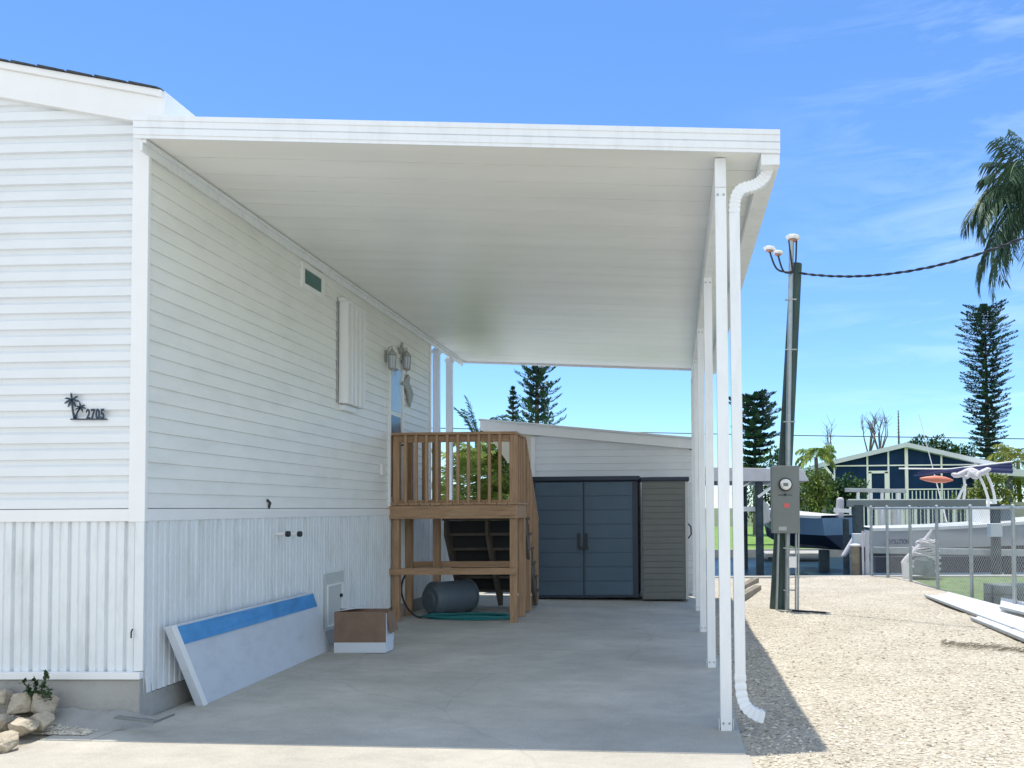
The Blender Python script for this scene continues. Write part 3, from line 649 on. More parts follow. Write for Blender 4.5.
fascia(CY0, CY0+0.018).build('front_fascia', m_alu, car)
MB().hexa([(CXL, CY1-.018, czb(CXL)-.03), (CXR, CY1-.018, czb(CXR)-.03), (CXR, CY1, czb(CXR)-.03), (CXL, CY1, czb(CXL)-.03)],
          [(CXL, CY1-.018, czt(CXL)), (CXR, CY1-.018, czt(CXR)), (CXR, CY1, czt(CXR)), (CXL, CY1, czt(CXL))]).build('rear_fascia', m_alu, car)
# ledger along the wall: two stepped channels
MB().box((WX+.014, CY0+.02, czb(WX)-.085), (WX+.035, CY1-.02, czb(WX)-.004)).box((WX+.035, CY0+.02, czb(WX)-.030), (WX+.06, CY1-.02, czb(WX)-.004)).build('wall_channel', m_alu, car, bevel=.003)
# gutter
gb = czb(CXR)-0.075
gt = MB().box((CXR-.125, CY0+.02, gb), (CXR-.002, CY1-.02, gb+.006)).box((CXR-.008, CY0+.02, gb+.006), (CXR-.002, CY1-.02, czt(CXR)-.002)).box((CXR-.125, CY0+.02, gb+.006), (CXR-.119, CY1-.02, czb(CXR)+.0)).box((CXR-.119, CY0+.02, gb+.006), (CXR-.008, CY0+.028, czt(CXR)-.03))
gt.build('gutter', m_alu, car)
PXc = 0.332
bm_z1 = czb(PXc)-0.002; bm_z0 = bm_z1-0.20
MB().box((PXc-.035, 5.62, bm_z0), (PXc+.035, CY1-.05, bm_z1)).build('beam', m_alu, car, bevel=.004)
# posts
def post(y, x=PXc, z1=None, z0=None, cat=None):
    if z0 is None: z0 = gz(x)
    if z1 is None: z1 = bm_z0
    mb = MB().box((x-.038, y-.038, z0), (x+.038, y+.038, z1))
    for dx in (-.045, .045):   # clip angles with bolts at the foot and head
        for z in (z0, ):
            mb.box((x+dx-.004*(1 if dx < 0 else 0), y-.03, z), (x+dx+.004*(1 if dx > 0 else 0), y+.03, z+.07))
    p_ = mb.build('post', m_alu, car, bevel=.003)
    for dx in (-.02, .02):
        for zz in ((z0+.05, z1-.05) if z1 > 3.5 else (z0+.05,)):
            MB().lathe((x+dx, y-.0385, zz), (0, -1, 0), [(0, .008), (.006, .007)], 8).build('bolt', m_galv, p_)
    return p_
MB().box((PXc-.038, 5.53, bm_z0), (PXc+.038, 5.62, bm_z1)).build('beam_end_cap', m_alu, car, bevel=.003)
for y in (5.575, 7.75, 9.95, 12.0, 13.9): post(y)
pl = [(onx(436.5, 400, WX+.0).y, 0), (onx(449.5, 400, WX+.0).y, 0)]
for y, _ in pl:
    p_ = MB().box((WX-.05, y-.045, SZ-.02), (WX+.05, y+.045, 3.93)).box((WX-.065, y-.06, 3.85), (WX+.065, y+.06, 3.90)).build('post', m_alu, car, bevel=.003)
# downspout
def rtube(mb, pts, w_, h_, n_up=(0, 1, 0)):
    pts = [Vector(p) for p in pts]; rings = []
    u = Vector(n_up)
    for i, p in enumerate(pts):
        d = (pts[min(i+1, len(pts)-1)]-pts[max(i-1, 0)]).normalized(); a = d.cross(u).normalized()
        rings.append([p-a*w_/2-u*h_/2, p+a*w_/2-u*h_/2, p+a*w_/2+u*h_/2, p-a*w_/2+u*h_/2])
    vs = [v for r_ in rings for v in r_]; fs = []
    for i in range(len(rings)-1):
        for k in range(4): fs.append((4*i+k, 4*i+(k+1) % 4, 4*i+4+(k+1) % 4, 4*i+4+k))
    fs += [(3, 2, 1, 0), tuple(4*(len(rings)-1)+k for k in range(4))]
    mb.add(vs, fs)
def bez(p, n):
    o = []
    for i in range(n+1):
        t = i/n; q = [Vector(x) for x in p]
        while len(q) > 1: q = [q[j]*(1-t)+q[j+1]*t for j in range(len(q)-1)]
        o.append(q[0])
    return o
DY = 5.56
t0 = at(768, 163, DY); t1 = at(763, 190, DY); t2 = at(733.5, 178, DY); t3 = at(734.2, 214, DY)
path = bez([t0, t0+Vector((0, 0, -.12)), at(758, 186, DY), at(748, 188, DY)], 8)+bez([at(748, 188, DY), at(735, 190, DY), at(734.4, 200, DY), t3], 8)[1:]
ds_b = at(740, 675, DY)
d1 = MB(); rtube(d1, [t3, ds_b], .072, .055); dsp = d1.build('downspout', m_alu, car, bevel=.004)
def ribbed(pts, w_, h_):
    mb = MB(); fine = []
    for i in range(len(pts)-1):
        for k in range(3): fine.append(pts[i].lerp(pts[i+1], k/3))
    fine.append(pts[-1]); u = Vector((0, 1, 0)); vs = []
    for i, p in enumerate(fine):
        d = (fine[min(i+1, len(fine)-1)]-fine[max(i-1, 0)]).normalized(); a = d.cross(u).normalized(); s = 1.0 if i % 3 else 0.86
        vs += [p-a*w_/2*s-u*h_/2*s, p+a*w_/2*s-u*h_/2*s, p+a*w_/2*s+u*h_/2*s, p-a*w_/2*s+u*h_/2*s]
    fs = [(4*i+k, 4*i+(k+1) % 4, 4*i+4+(k+1) % 4, 4*i+4+k) for i in range(len(fine)-1) for k in range(4)]
    fs += [(3, 2, 1, 0), tuple(4*(len(fine)-1)+k for k in range(4))]
    mb.add(vs, fs); return mb
ribbed(path, .076, .060).build('downspout_elbow', m_alu, dsp)
e0 = ds_b+Vector((0, 0, .02))
ribbed(bez([e0, at(740, 705, DY), at(745, 711, DY-.05), at(764, 717, DY-.12)], 9), .078, .060).build('downspout_elbow', m_alu, dsp)

# ------------------------------------------------------------------ deck with stairs
DX0, DX1, DF, DB = -3.645, -2.03, 10.42, 11.12
deck = thing('porch_deck', (DX1, DF, 0), 'raised treated lumber porch deck with baluster railing and stairs behind', 'deck')
zt = at(450, 432, DF).z
zfl = at(450, 505, DF).z
pw = .089
def wpost(x, y, z0, z1, w_=pw): return MB().box((x-w_/2, y-w_/2, z0), (x+w_/2, y+w_/2, z1)).build('post', m_woodv, deck, bevel=.004)
XL, XR = DX0+.045, DX1-.045
for (x, y) in ((XL, DF+.085), (XR, DF+.085), (XR, DB-.05), (XL-.02, DB-.05), (at(438, 500, DB).x, DB-.05)):
    wpost(x, y, gz(x), zt-.035)
MB().box((DX0-.06, DF-.005, zfl-.175), (DX1+.01, DF+.035, zfl-.005)).build('rim_board', m_wood, deck, bevel=.003)
MB().box((DX1-.03, DF+.038, zfl-.175), (DX1+.008, DB, zfl-.005)).build('rim_board', m_wood, deck, bevel=.003)
MB().box((DX0, DB-.0, zfl-.175), (DX1, DB+.038, zfl-.03)).build('rim_board', m_wood, deck, bevel=.003)
fl = MB(); x = DX0-.05
while x < DX1-.05:
    fl.box((x, DF-.02, zfl), (min(x+.135, DX1+.02), DB+.03, zfl+.028)); x += .142
fl.build('floor_boards', m_wood, deck, bevel=.002)
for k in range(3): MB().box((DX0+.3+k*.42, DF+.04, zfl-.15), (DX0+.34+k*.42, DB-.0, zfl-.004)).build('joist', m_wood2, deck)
zb = at(450, 571.5, DF).z
MB().box((DX0-.04, DF-.0, zb-.042), (DX1-.005, DF+.036, zb+.042)).build('brace_board', m_wood, deck, bevel=.003)
MB().box((DX0-.02, DB-.0, zb-.0), (DX1-.02, DB+.036, zb+.085)).build('brace_board', m_wood, deck, bevel=.003)
# railing
MB().box((DX0-.03, DF+.0, zt-.035), (DX1+.01, DF+.12, zt)).build('top_rail', m_wood, deck, bevel=.004)
MB().box((DX1-.11, DF+.121, zt-.035), (DX1+.01, DB, zt-.001)).build('top_rail', m_wood, deck, bevel=.004)
MB().box((DX0, DF+.045, zt-.125), (DX1-.09, DF+.08, zt-.04)).build('upper_rail', m_wood, deck, bevel=.003)
MB().box((DX0+.09, DF+.045, zfl+.03), (DX1-.09, DF+.08, zfl+.065)).build('bottom_rail', m_wood, deck, bevel=.003)
MB().box((DX0+.0, DB-.03, zt-.035), (at(440, 500, DB).x, DB+.06, zt-.002)).build('top_rail', m_wood, deck, bevel=.004)
bal = MB().box((-.018, -.018, zfl+.03), (.018, .018, zt-.04))
b_first = None
for i in range(10):
    x = at(405+i*10.5, 470, DF).x; y = DF+.025
    if b_first is None:
        b_first = MB().box((x-.019, y-.019, zfl+.02), (x+.019, y+.019, zt-.036)).build('baluster', m_woodv, deck, bevel=.003); bx0 = x; by0 = y
    else:
        c = b_first.copy(); COL.objects.link(c); c.location = (x-bx0, 0, 0)
for i in range(6):
    c = b_first.copy(); COL.objects.link(c); c.location = (DX1-.03-bx0, (DF+.2+i*.13)-by0, 0)
for x in (XL+.16, XL+.30):
    c = b_first.copy(); COL.objects.link(c); c.location = (x-bx0, DB-.0-by0, 0)
# stairs descending away
SXl, SXr = at(443, 520, DB).x, DX1
ST = 6; run = .165; rise = (zfl)/(ST+1)
stair_y1 = DB+.04+run*ST
for xs in (SXl, (SXl+SXr)/2, SXr-.04):
    mb = MB()
    for k in range(ST):
        ya = DB+.04+run*k; z_ = zfl-rise*(k+1)
        mb.prism([(xs, ya, z_-.0), (xs, ya+run, z_-.0), (xs, ya+run, max(z_-rise-.20, 0.0)), (xs, ya, max(z_-.20, 0.0))], (.038, 0, 0))
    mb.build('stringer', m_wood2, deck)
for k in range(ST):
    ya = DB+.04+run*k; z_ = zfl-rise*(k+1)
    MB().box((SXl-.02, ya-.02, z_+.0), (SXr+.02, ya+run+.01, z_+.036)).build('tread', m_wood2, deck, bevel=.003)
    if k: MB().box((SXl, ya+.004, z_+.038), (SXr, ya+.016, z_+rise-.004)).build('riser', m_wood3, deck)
# stair railing on the right
ye = stair_y1-.05
ze = at(534, 522, ye).z
wpost(XR-.0, ye, 0, ze)
wpost(XR-.0, DB+.36, 0, ze+(zt-ze)*.62)
MB().bar((XR+.0, DB+.02, zt-.02), (XR+.0, ye+.05, ze+.02), .10, .036).build('stair_handrail', m_wood, deck, bevel=.003)
MB().bar((XR+.02, DB+.02, zfl-.06), (XR+.02, ye+.03, .25), .036, .20).build('stair_skirt_board', m_wood, deck, bevel=.003)
n_b = 9
for k in range(n_b):
    t = (k+.6)/n_b; y = lerp(DB, ye, t); z1_ = lerp(zt-.03, ze, t); z0_ = lerp(zfl-.05, .25, t)
    MB().box((XR+.040, y-.019, z0_), (XR+.058, y+.019, z1_)).build('baluster', m_woodv, deck, bevel=.003)

# bin lying on its side, hose, cable
by = 10.86; bxl = at(430, 595, by).x; br = .235; q_ = at(468, 597, 11.42)
bn = thing('trash_can', (bxl, by, 0), 'dark grey plastic trash can lying on its side beneath the deck', 'trash can')
ax = Vector((q_.x-bxl, 11.42-by, -.0)); Ln = ax.length; ax = ax.normalized(); z_ = br+gz(bxl)
MB().lathe((bxl, by, z_), ax, [(0, .0), (0, .17), (.03, .185), (.06, .22), (.07, .235), (.10, .235), (.11, .226), (Ln*.95, .215), (Ln*.955, .232), (Ln, .232), (Ln, .20), (Ln-.05, .19), (Ln-.05, 0)], 28).build('bin_body', m_bin, bn, smooth=True)
MB().lathe((bxl-.004, by, z_), ax, [(-.012, .0), (-.012, .09), (.0, .10), (.002, .16), (.005, .165)], 24).build('bin_base', m_bin, bn)
p_ = Vector((bxl, by, z_))+ax*Ln*.82+Vector((0, -.215, .05))
MB().tube([p_+Vector((-.05, .01, .06)), p_+Vector((0, -.03, .06)), p_+Vector((0.02, -.03, -.06)), p_+Vector((-.03, .01, -.06))], .012).build('bin_handle', m_bin, bn)
hs = MB(); pts = []
for i in range(120):
    t = i/119*math.pi*2*3.6; rr = .36-.03*math.sin(t*.7)
    pts.append((-2.72+rr*1.55*math.cos(t)+.02*math.sin(i*1.7), 10.76+rr*.42*math.sin(t), gz(-2.7)+.017+.012*(i//34)+.004*math.sin(i*.9)))
hs.tube(pts, .013, 6)
tag(hs.build('garden_hose', m_teal, origin=(-2.72, 10.76, 0), smooth=True), 'teal garden hose coiled on the slab under the deck', 'hose')
cb = MB().tube(bez([(-3.62, 10.9, .55), (-3.75, 10.8, .3), (-3.45, 10.7, -.04), (-3.33, 10.72, .02)], 14), .013, 6)
tag(cb.build('black_cable', m_black, origin=(-3.62, 10.9, .0)), 'black cable drooping from the skirting to the slab behind the deck post', 'cable')

# ------------------------------------------------------------------ leaning panel and carton
lp = thing('leaning_panel', (-3.42, 5.9, 0), 'long pale grey panel with blue film strip leaning against the skirting', 'panel')
bl, br_ = onz(203, 706, gz(-3.4)), onz(331, 650, gz(-3.4)); tl, tr = onx(171, 626, -3.575), onx(313, 592, -3.575)
def P(u, v, d=0):   # u along, v up the panel
    a = bl.lerp(br_, u); b = tl.lerp(tr, u); q = a.lerp(b, v); nrm = (br_-bl).cross(tl-bl).normalized()
    if nrm.x < 0: nrm = -nrm
    return q+nrm*d
MB().hexa([P(0, 0, -.055), P(1, 0, -.055), P(1, 0, 0), P(0, 0, 0)], [P(0, 1, -.055), P(1, 1, -.055), P(1, 1, 0), P(0, 1, 0)]).build('panel_body', m_cloth, lp, bevel=.006)
MB().hexa([P(.012, .76, .0015), P(.995, .76, .0015), P(.995, .76, .004), P(.012, .76, .004)], [P(.012, .975, .0015), P(.995, .975, .0015), P(.995, .975, .004), P(.012, .975, .004)]).build('blue_film', m_bluefilm, lp)
MB().hexa([P(.0, 0.0, .0015), P(.024, 0.0, .0015), P(.024, 0.0, .006), P(0, 0, .006)], [P(0, 1, .0015), P(.024, 1, .0015), P(.024, 1, .006), P(0, 1, .006)]).build('edge_channel', m_trim, lp)
cbx = thing('cardboard_box', onz(361, 652, gz(-3.1)), 'open brown cardboard carton with white lower band standing on the slab', 'box')
ca, cb_ = onz(334, 653, gz(-3.3)), onz(388, 652.5, gz(-2.9)); hh = at(334, 612, ca.y).z-ca.z; g0 = ca.z+.002
X0, X1, Y0 = ca.x, cb_.x, ca.y; Y1 = Y0+.22; t_ = .006
wl = MB(); zc = g0+.09
wl.box((X0, Y0, zc), (X1, Y0+t_, g0+hh)).box((X0, Y0+t_, zc), (X0+t_, Y1, g0+hh)).box((X1-t_, Y0+t_, zc), (X1, Y1, g0+hh*.97)).box((X0+t_, Y1-t_, zc), (X1-t_, Y1, g0+hh))
wl.build('carton_wall', m_card, cbx)
MB().box((X0-.001, Y0-.002, g0), (X1+.001, Y1, zc+.012)).build('printed_band', m_cardw, cbx)
MB().hexa([(X0, Y0, g0+hh), (X0, Y1, g0+hh), (X0+t_, Y1, g0+hh), (X0+t_, Y0, g0+hh)], [(X0+.26, Y0+.02, g0+hh+.035), (X0+.26, Y1-.02, g0+hh+.045), (X0+.26, Y1-.02, g0+hh+.051), (X0+.26, Y0+.02, g0+hh+.041)]).build('flap', m_cardw, cbx)
MB().hexa([(X1, Y0+.01, g0+hh*.97), (X1, Y1-.01, g0+hh*.97), (X1+t_, Y1-.01, g0+hh*.97), (X1+t_, Y0+.01, g0+hh*.97)], [(X1+.035, Y0+.03, g0+hh*.45), (X1+.045, Y1, g0+hh*.5), (X1+.051, Y1, g0+hh*.5), (X1+.041, Y0+.03, g0+hh*.45)]).build('flap', m_card, cbx)
MB().box((X1+.0015, Y0, zc+.012), (X1+.004, Y1, g0+hh*.95)).build('carton_side', m_cardw, cbx)
MB().box((X0+t_, Y1-.09, g0+hh*.5), (X1-t_, Y1-.08, g0+hh+.015)).build('inner_sheet', m_card, cbx)

# ------------------------------------------------------------------ rear outbuilding
OY = 14.35
ob = thing('outbuilding', (-1, OY, 0), 'white sided outbuilding with low sloping roof behind the storage sheds', 'outbuilding')
ox0, ox1 = at(533, 500, OY).x, at(699, 500, OY).x
r0, r1 = at(480, 430, OY-.14), at(697, 449, OY-.14)
def orz(x): return r0.z+(r1.z-r0.z)*(x-r0.x)/(r1.x-r0.x)
mb = MB(); z = -.1; pitch_ = .122; rows = []
while z < 3: rows += [(z, .014), (z+.118, .002)]; z += pitch_
for (za, da), (zb_, db) in zip(rows[:-1], rows[1:]):
    def rx(zz): return ox1 if zz < orz(ox1) else min(ox1, r0.x+(zz-r0.z)/((r1.z-r0.z)/(r1.x-r0.x)))
    xa, xb = rx(za), rx(zb_)
    if xa <= ox0 or xb <= ox0: break
    mb.add([(ox0, OY-da, za), (xa, OY-da, za), (xb, OY-db, zb_), (ox0, OY-db, zb_)], [(0, 1, 2, 3)])
mb.build('front_wall', m_siding_f, ob)
c_ = MB().hexa([(ox0+.01, OY+.02, -.1), (ox1, OY+.02, -.1), (ox1, 17.2, -.1), (ox0+.01, 17.2, -.1)], [(ox0+.01, OY+.02, orz(ox0)-.02), (ox1, OY+.02, orz(ox1)-.02), (ox1, 17.2, orz(ox1)-.02), (ox0+.01, 17.2, orz(ox0)-.02)])
c_.build('wall_core', m_siding_s, ob)
MB().box((ox0-.03, OY-.03, -.1), (ox0+.04, OY+.03, orz(ox0)-.04)).build('corner_trim', m_trim, ob)
rz = MB().hexa([(r0.x, OY-.14, r0.z), (r1.x+.1, OY-.14, orz(r1.x+.1)), (r1.x+.1, 17.4, orz(r1.x+.1)), (r0.x, 17.4, r0.z)],
               [(r0.x, OY-.14, r0.z+.16), (r1.x+.1, OY-.14, orz(r1.x+.1)+.16), (r1.x+.1, 17.4, orz(r1.x+.1)+.16), (r0.x, 17.4, r0.z+.16)])
rfo = rz.build('roof', m_trim, ob)
MB().hexa([(r0.x-.02, OY-.17, r0.z+.16), (r1.x+.12, OY-.17, orz(r1.x+.12)+.16), (r1.x+.12, 17.42, orz(r1.x+.12)+.16), (r0.x-.02, 17.42, r0.z+.16)],
          [(r0.x-.02, OY-.17, r0.z+.20), (r1.x+.12, OY-.17, orz(r1.x+.12)+.20), (r1.x+.12, 17.42, orz(r1.x+.12)+.20), (r0.x-.02, 17.42, r0.z+.20)]).build('roof_edge', m_roofw, rfo, bevel=.004)
aw = [at(x, y, OY-.02) for x, y in ((484, 430), (531, 436), (531, 463), (508, 463), (491, 439))]
MB().prism(aw, (0, .03, 0)).build('side_awning', m_awn, ob)

# storage sheds
SYf = 13.12
s1 = thing('storage_shed', at(585, 597, SYf), 'blue grey resin storage shed with double doors and dark flat lid', 'storage shed')
bz = at(585, 597.5, SYf).z
xa, xb = at(533, 560, SYf).x, at(638.5, 560, SYf).x; ztp = at(585, 481, SYf).z
MB().box((xa, SYf+.02, bz), (xb, SYf+.98, ztp)).build('shed_body', m_shedd, s1, bevel=.01)
MB().box((xa-.03, SYf-.05, ztp), (xb+.03, SYf+1.02, ztp+.075)).build('shed_roof', m_shedd, s1, bevel=.015)
MB().box((xa, SYf-.005, bz), (xb, SYf+.02, bz+.03)).build('sill', m_shedd, s1)
def door(x0, x1, hx):
    mb = MB(); n_ = 8; zz0 = bz+.035; zz1 = ztp-.015; h = (zz1-zz0)/n_
    mb.box((x0, SYf+.0, zz0), (x1, SYf+.02, zz1))
    for k in range(n_): mb.box((x0+.02, SYf-.012, zz0+h*k+.006), (x1-.02, SYf-.0005, zz0+h*(k+1)-.006))
    d = mb.build('door', m_shedb, s1, bevel=.003)
    zh = at(585, 540, SYf).z
    MB().box((hx-.02, SYf-.04, zh-.11), (hx+.02, SYf-.014, zh+.11)).build('door_handle', m_dark, d, bevel=.005)
    return d
xm = at(583.7, 560, SYf).x; xr_ = at(634, 560, SYf).x
door(xa+.03, xm-.008, xm-.07); door(xm+.008, xr_-.02, xm+.05)
zh = at(585, 548, SYf).z
MB().box((xm-.08, SYf-.05, zh-.02), (xm+.08, SYf-.02, zh+.02)).build('latch', m_dark, s1, bevel=.004)
s2 = thing('storage_cabinet', at(665, 598, SYf), 'narrow taupe plank sided storage cabinet with dark lid beside the shed', 'cabinet')
xc, xd = at(642.5, 560, SYf).x, at(685.5, 560, SYf).x; ztp2 = at(665, 481, SYf).z; bz2 = at(665, 599, SYf).z
mb = MB().box((xc, SYf-.05, bz2), (xd, SYf+.7, ztp2)); n_ = 19; h = (ztp2-bz2-.04)/n_
for k in range(n_): mb.box((xc+.012, SYf-.060, bz2+.02+h*k+.004), (xd-.03, SYf-.0505, bz2+.02+h*(k+1)-.004))
mb.build('cabinet_body', m_shedg, s2, bevel=.003)
MB().box((xd+.0, SYf-.06, bz2), (xd+.045, SYf+.72, ztp2-.01)).build('cabinet_door', m_shedl, s2, bevel=.006)
MB().box((xc-.02, SYf-.09, ztp2), (xd+.07, SYf+.74, ztp2+.06)).build('cabinet_lid', m_shedd, s2, bevel=.012)
zh = at(690, 531, SYf).z
MB().tube([(xd+.045, SYf-.02, zh+.12), (xd+.09, SYf-.02, zh+.07), (xd+.095, SYf-.02, zh-.05), (xd+.045, SYf-.02, zh-.12)], .012).build('door_handle', m_dark, s2)

# ------------------------------------------------------------------ utility pole
PYp = 12.1
pz = gh(1.6, PYp)
up = thing('utility_pole', at(778, 609, PYp), 'leaning dark green timber utility pole standing in the gravel', 'utility pole')
pb = at(777.5, 609, PYp+.12); pb.z = pz-.05; pt = at(796, 264, PYp+.12)
MB().tube([pb, pb.lerp(pt, .5), pt], [.120, .102, .088], 20).build('pole', m_pole, up, smooth=True)
cu = MB(); c0 = at(787, 609, PYp-.03); c0.z = pz-.02; c1 = at(791.5, 240, PYp-.03)
cu.tube([c0, at(788, 440, PYp-.04), c1], .036, 12)
cnd = cu.build('conduit', m_galv, up, smooth=True)
st = MB()
for yy in (300, 350, 422, 590, 548):
    p = at(788 if yy > 350 else 789.5, yy, PYp-.03); st.box((p.x-.07, p.y-.045, p.z-.008), (p.x+.10, p.y+.0, p.z+.008))
st.build('conduit_strap', m_galv, cnd)
def head(px, py, sc=1.0):
    p = at(px, py, PYp-.03)
    h = MB().lathe(p, (0.1, 0, 1), [(-.022*sc, .07*sc), (-.01*sc, .092*sc), (.018*sc, .096*sc), (.032*sc, .07*sc)], 8).build('weatherhead', m_white, up)
    MB().lathe(p, (0.1, 0, 1), [(-.05*sc, .03*sc), (-.03*sc, .06*sc)], 10).build('weatherhead_base', m_cap, h)
    return p
h1 = head(793, 238, 1.15); h2 = head(769.5, 249, .95); h3 = head(778, 253, .85)
ac_ = at(800, 274, PYp)
for h_, mid in ((h2, (776, 272)), (h3, (783, 274)), (h1+Vector((-.06, 0, 0)), (792, 268)), (h1+Vector((.05, 0, 0)), (796, 262))):
    mdl = at(mid[0], mid[1], PYp-.1); MB().tube(bez([h_+Vector((0, 0, -.03)), mdl, mdl, at(794, 272, PYp-.1)], 10), .014, 6).build('service_wire', m_black, up)
mbx = MB(); q0, q1 = at(771, 466, PYp-.18), at(799.5, 533, PYp-.18)
mx_ = MB().box((q0.x, PYp-.24, q1.z), (q1.x, PYp-.07, q0.z)).build('meter_box', m_meter, up, bevel=.008)
c = at(785.5, 484.5, PYp-.26)
MB().lathe((c.x, PYp-.241, c.z), (0, -1, 0), [(0, .098), (.02, .098), (.025, .085)], 24).build('meter_ring', m_dark, mx_)
MB().lathe((c.x, PYp-.266, c.z), (0, -1, 0), [(0, .078), (.05, .076), (.065, .06)], 24).build('meter_glass', m_white, mx_)
MB().box((c.x-.04, PYp-.337, c.z-.025), (c.x+.03, PYp-.332, c.z+.02)).build('meter_display', m_meter, mx_)
c = at(786.5, 505.5, PYp-.24); MB().box((c.x-.04, PYp-.244, c.z-.03), (c.x+.04, PYp-.241, c.z+.03)).build('red_sticker', m_red, mx_)
c = at(785, 495, PYp-.24); MB().box((c.x-.10, PYp-.246, c.z-.006), (c.x+.10, PYp-.241, c.z+.004)).box((c.x-.015, PYp-.26, c.z-.012), (c.x+.015, PYp-.246, c.z+.02)).build('hasp', m_dark, mx_)
c = at(783, 528, PYp-.24)
MB().box((c.x-.06, PYp-.2435, c.z-.035), (c.x+.05, PYp-.241, c.z+.02)).build('embossed_plate', m_galv, mx_).name = 'data_plate'
for px in (796.8, 799.3):
    a_, b_ = at(px-1.2, 612, PYp-.15), at(px-.8, 533, PYp-.15); a_.z = pz-.02
    MB().tube([a_, b_], .014, 8).build('conduit', m_galv, up)
c = at(792, 562, PYp-.15); MB().box((c.x-.05, PYp-.19, c.z-.08), (c.x+.06, PYp-.13, c.z+.08)).build('junction_box', m_white, up, bevel=.005)
a_ = at(776.5, 610, PYp-.1); a_.z = pz-.02; MB().tube([a_, at(778.5, 533, PYp-.1)], .018, 8).build('conduit', m_galv, up)
# twisted service drop to the right
w0 = at(799, 273, PYp); w1 = at(1060, 222, 9.5)
pts1 = []; pts2 = []
for i in range(161):
    t = i/160; q = w0.lerp(w1, t); q.z -= .42*4*t*(1-t)*.62; a = t*math.pi*2*12; o_ = Vector((0, math.cos(a), math.sin(a)))*.009
    pts1.append(q+o_); pts2.append(q-o_)
for P_ in (pts1, pts2): P_.append(at(1500, 120, 7.5)+Vector((0, .01, 0)))
sv = MB().tube(pts1, .012, 6).tube(pts2, .010, 6)
tag(sv.build('service_cable', m_black, origin=w0), 'black twisted cable running right from the top of the utility pole', 'cable')
pw_ = MB()
for (xa_, ya_, xb_, yb_, Y) in ((430, 428, 1100, 440, 58),):
    pw_.tube([at(xa_, ya_, Y), at((xa_+xb_)/2, (ya_+yb_)/2+1, Y), at(xb_, yb_, Y)], .035, 5)
tag(pw_.build('power_line', m_black, origin=at(745, 433, 58)), 'thin distant overhead power line crossing above the far house roof', 'power line')
pw_ = MB().tube([at(445, 390, 70), at(600, 396, 70), at(1100, 380, 70)], .02, 5)

# lumber scraps at the far end of the slab
for i, (x0, y0_, x1, y1_, lab) in enumerate(((738, 590, 756, 580, 'upper short lumber offcut lying on gravel beyond the carport posts'), (740, 598, 758, 588, 'lower short lumber offcut lying on gravel beyond the carport posts'))):
    a_ = onz(x0, y0_, -.02); b_ = onz(x1, y1_, -.02)
    tag(MB().bar(a_, b_, .12, .10).build('lumber_offcut', m_pilingb, origin=a_, bevel=.004), lab, 'lumber', 'lumber offcuts')
rod = onz(792, 612, gh(1.7, 12)); rod2 = onz(826, 614, gh(1.7, 12))
tag(MB().tube([rod+Vector((0, 0, .02)), rod2+Vector((0, 0, .02))], .014, 6).build('ground_rod', m_dark, origin=rod), 'thin dark rod lying on gravel at the foot of the utility pole', 'rod')

# ------------------------------------------------------------------ chain link fence
fence = thing('chain_link_fence', (4.5, 14, -.08), 'galvanised chain link fence curving along the edge of the gravel yard', 'fence')
fb = [onz(x, y, -.08) for x, y in ((872, 577.5), (888, 579), (911, 583), (938, 590), (972, 599), (1015, 610), (1062, 622))]
tops = []
for p in fb:
    tpz = 1.40
    tops.append(tpz)
    pc = MB().tube([(p.x, p.y, -.15), (p.x, p.y, tpz+.0)], .03, 10).lathe((p.x, p.y, tpz), (0, 0, 1), [(0, .034), (.03, .03), (.045, .008)], 10)
    pc.build('fence_post', m_galv, fence, smooth=True)
for i in range(len(fb)-1):
    a_, b_ = fb[i], fb[i+1]
    MB().tube([(a_.x, a_.y, 1.385), (b_.x, b_.y, 1.385)], .021, 8).build('top_rail', m_galv, fence)
    d = Vector((b_.x-a_.x, b_.y-a_.y, 0)); Ln = d.length; d.normalize(); nn = Vector((-d.y, d.x, 0)); hgt = 1.42; sp = .075; mb = MB()
    k = -hgt
    while k < Ln:
        for sg_ in (1, -1):
            s0, s1_ = (k, k+hgt); zA, zB = (0, hgt) if sg_ == 1 else (hgt, 0)
            c0, c1 = max(s0, 0), min(s1_, Ln)
            if c1 <= c0: continue
            za_ = zA+(zB-zA)*(c0-s0)/hgt; zb_ = zA+(zB-zA)*(c1-s0)/hgt
            p_ = Vector((a_.x, a_.y, -.06))+d*c0+Vector((0, 0, za_)); q_ = Vector((a_.x, a_.y, -.06))+d*c1+Vector((0, 0, zb_))
            mb.tube([p_+nn*.002*sg_, q_+nn*.002*sg_], .0015, 3, cap=False)
        k += sp
    mb.build('wire_mesh', m_galv, fence)

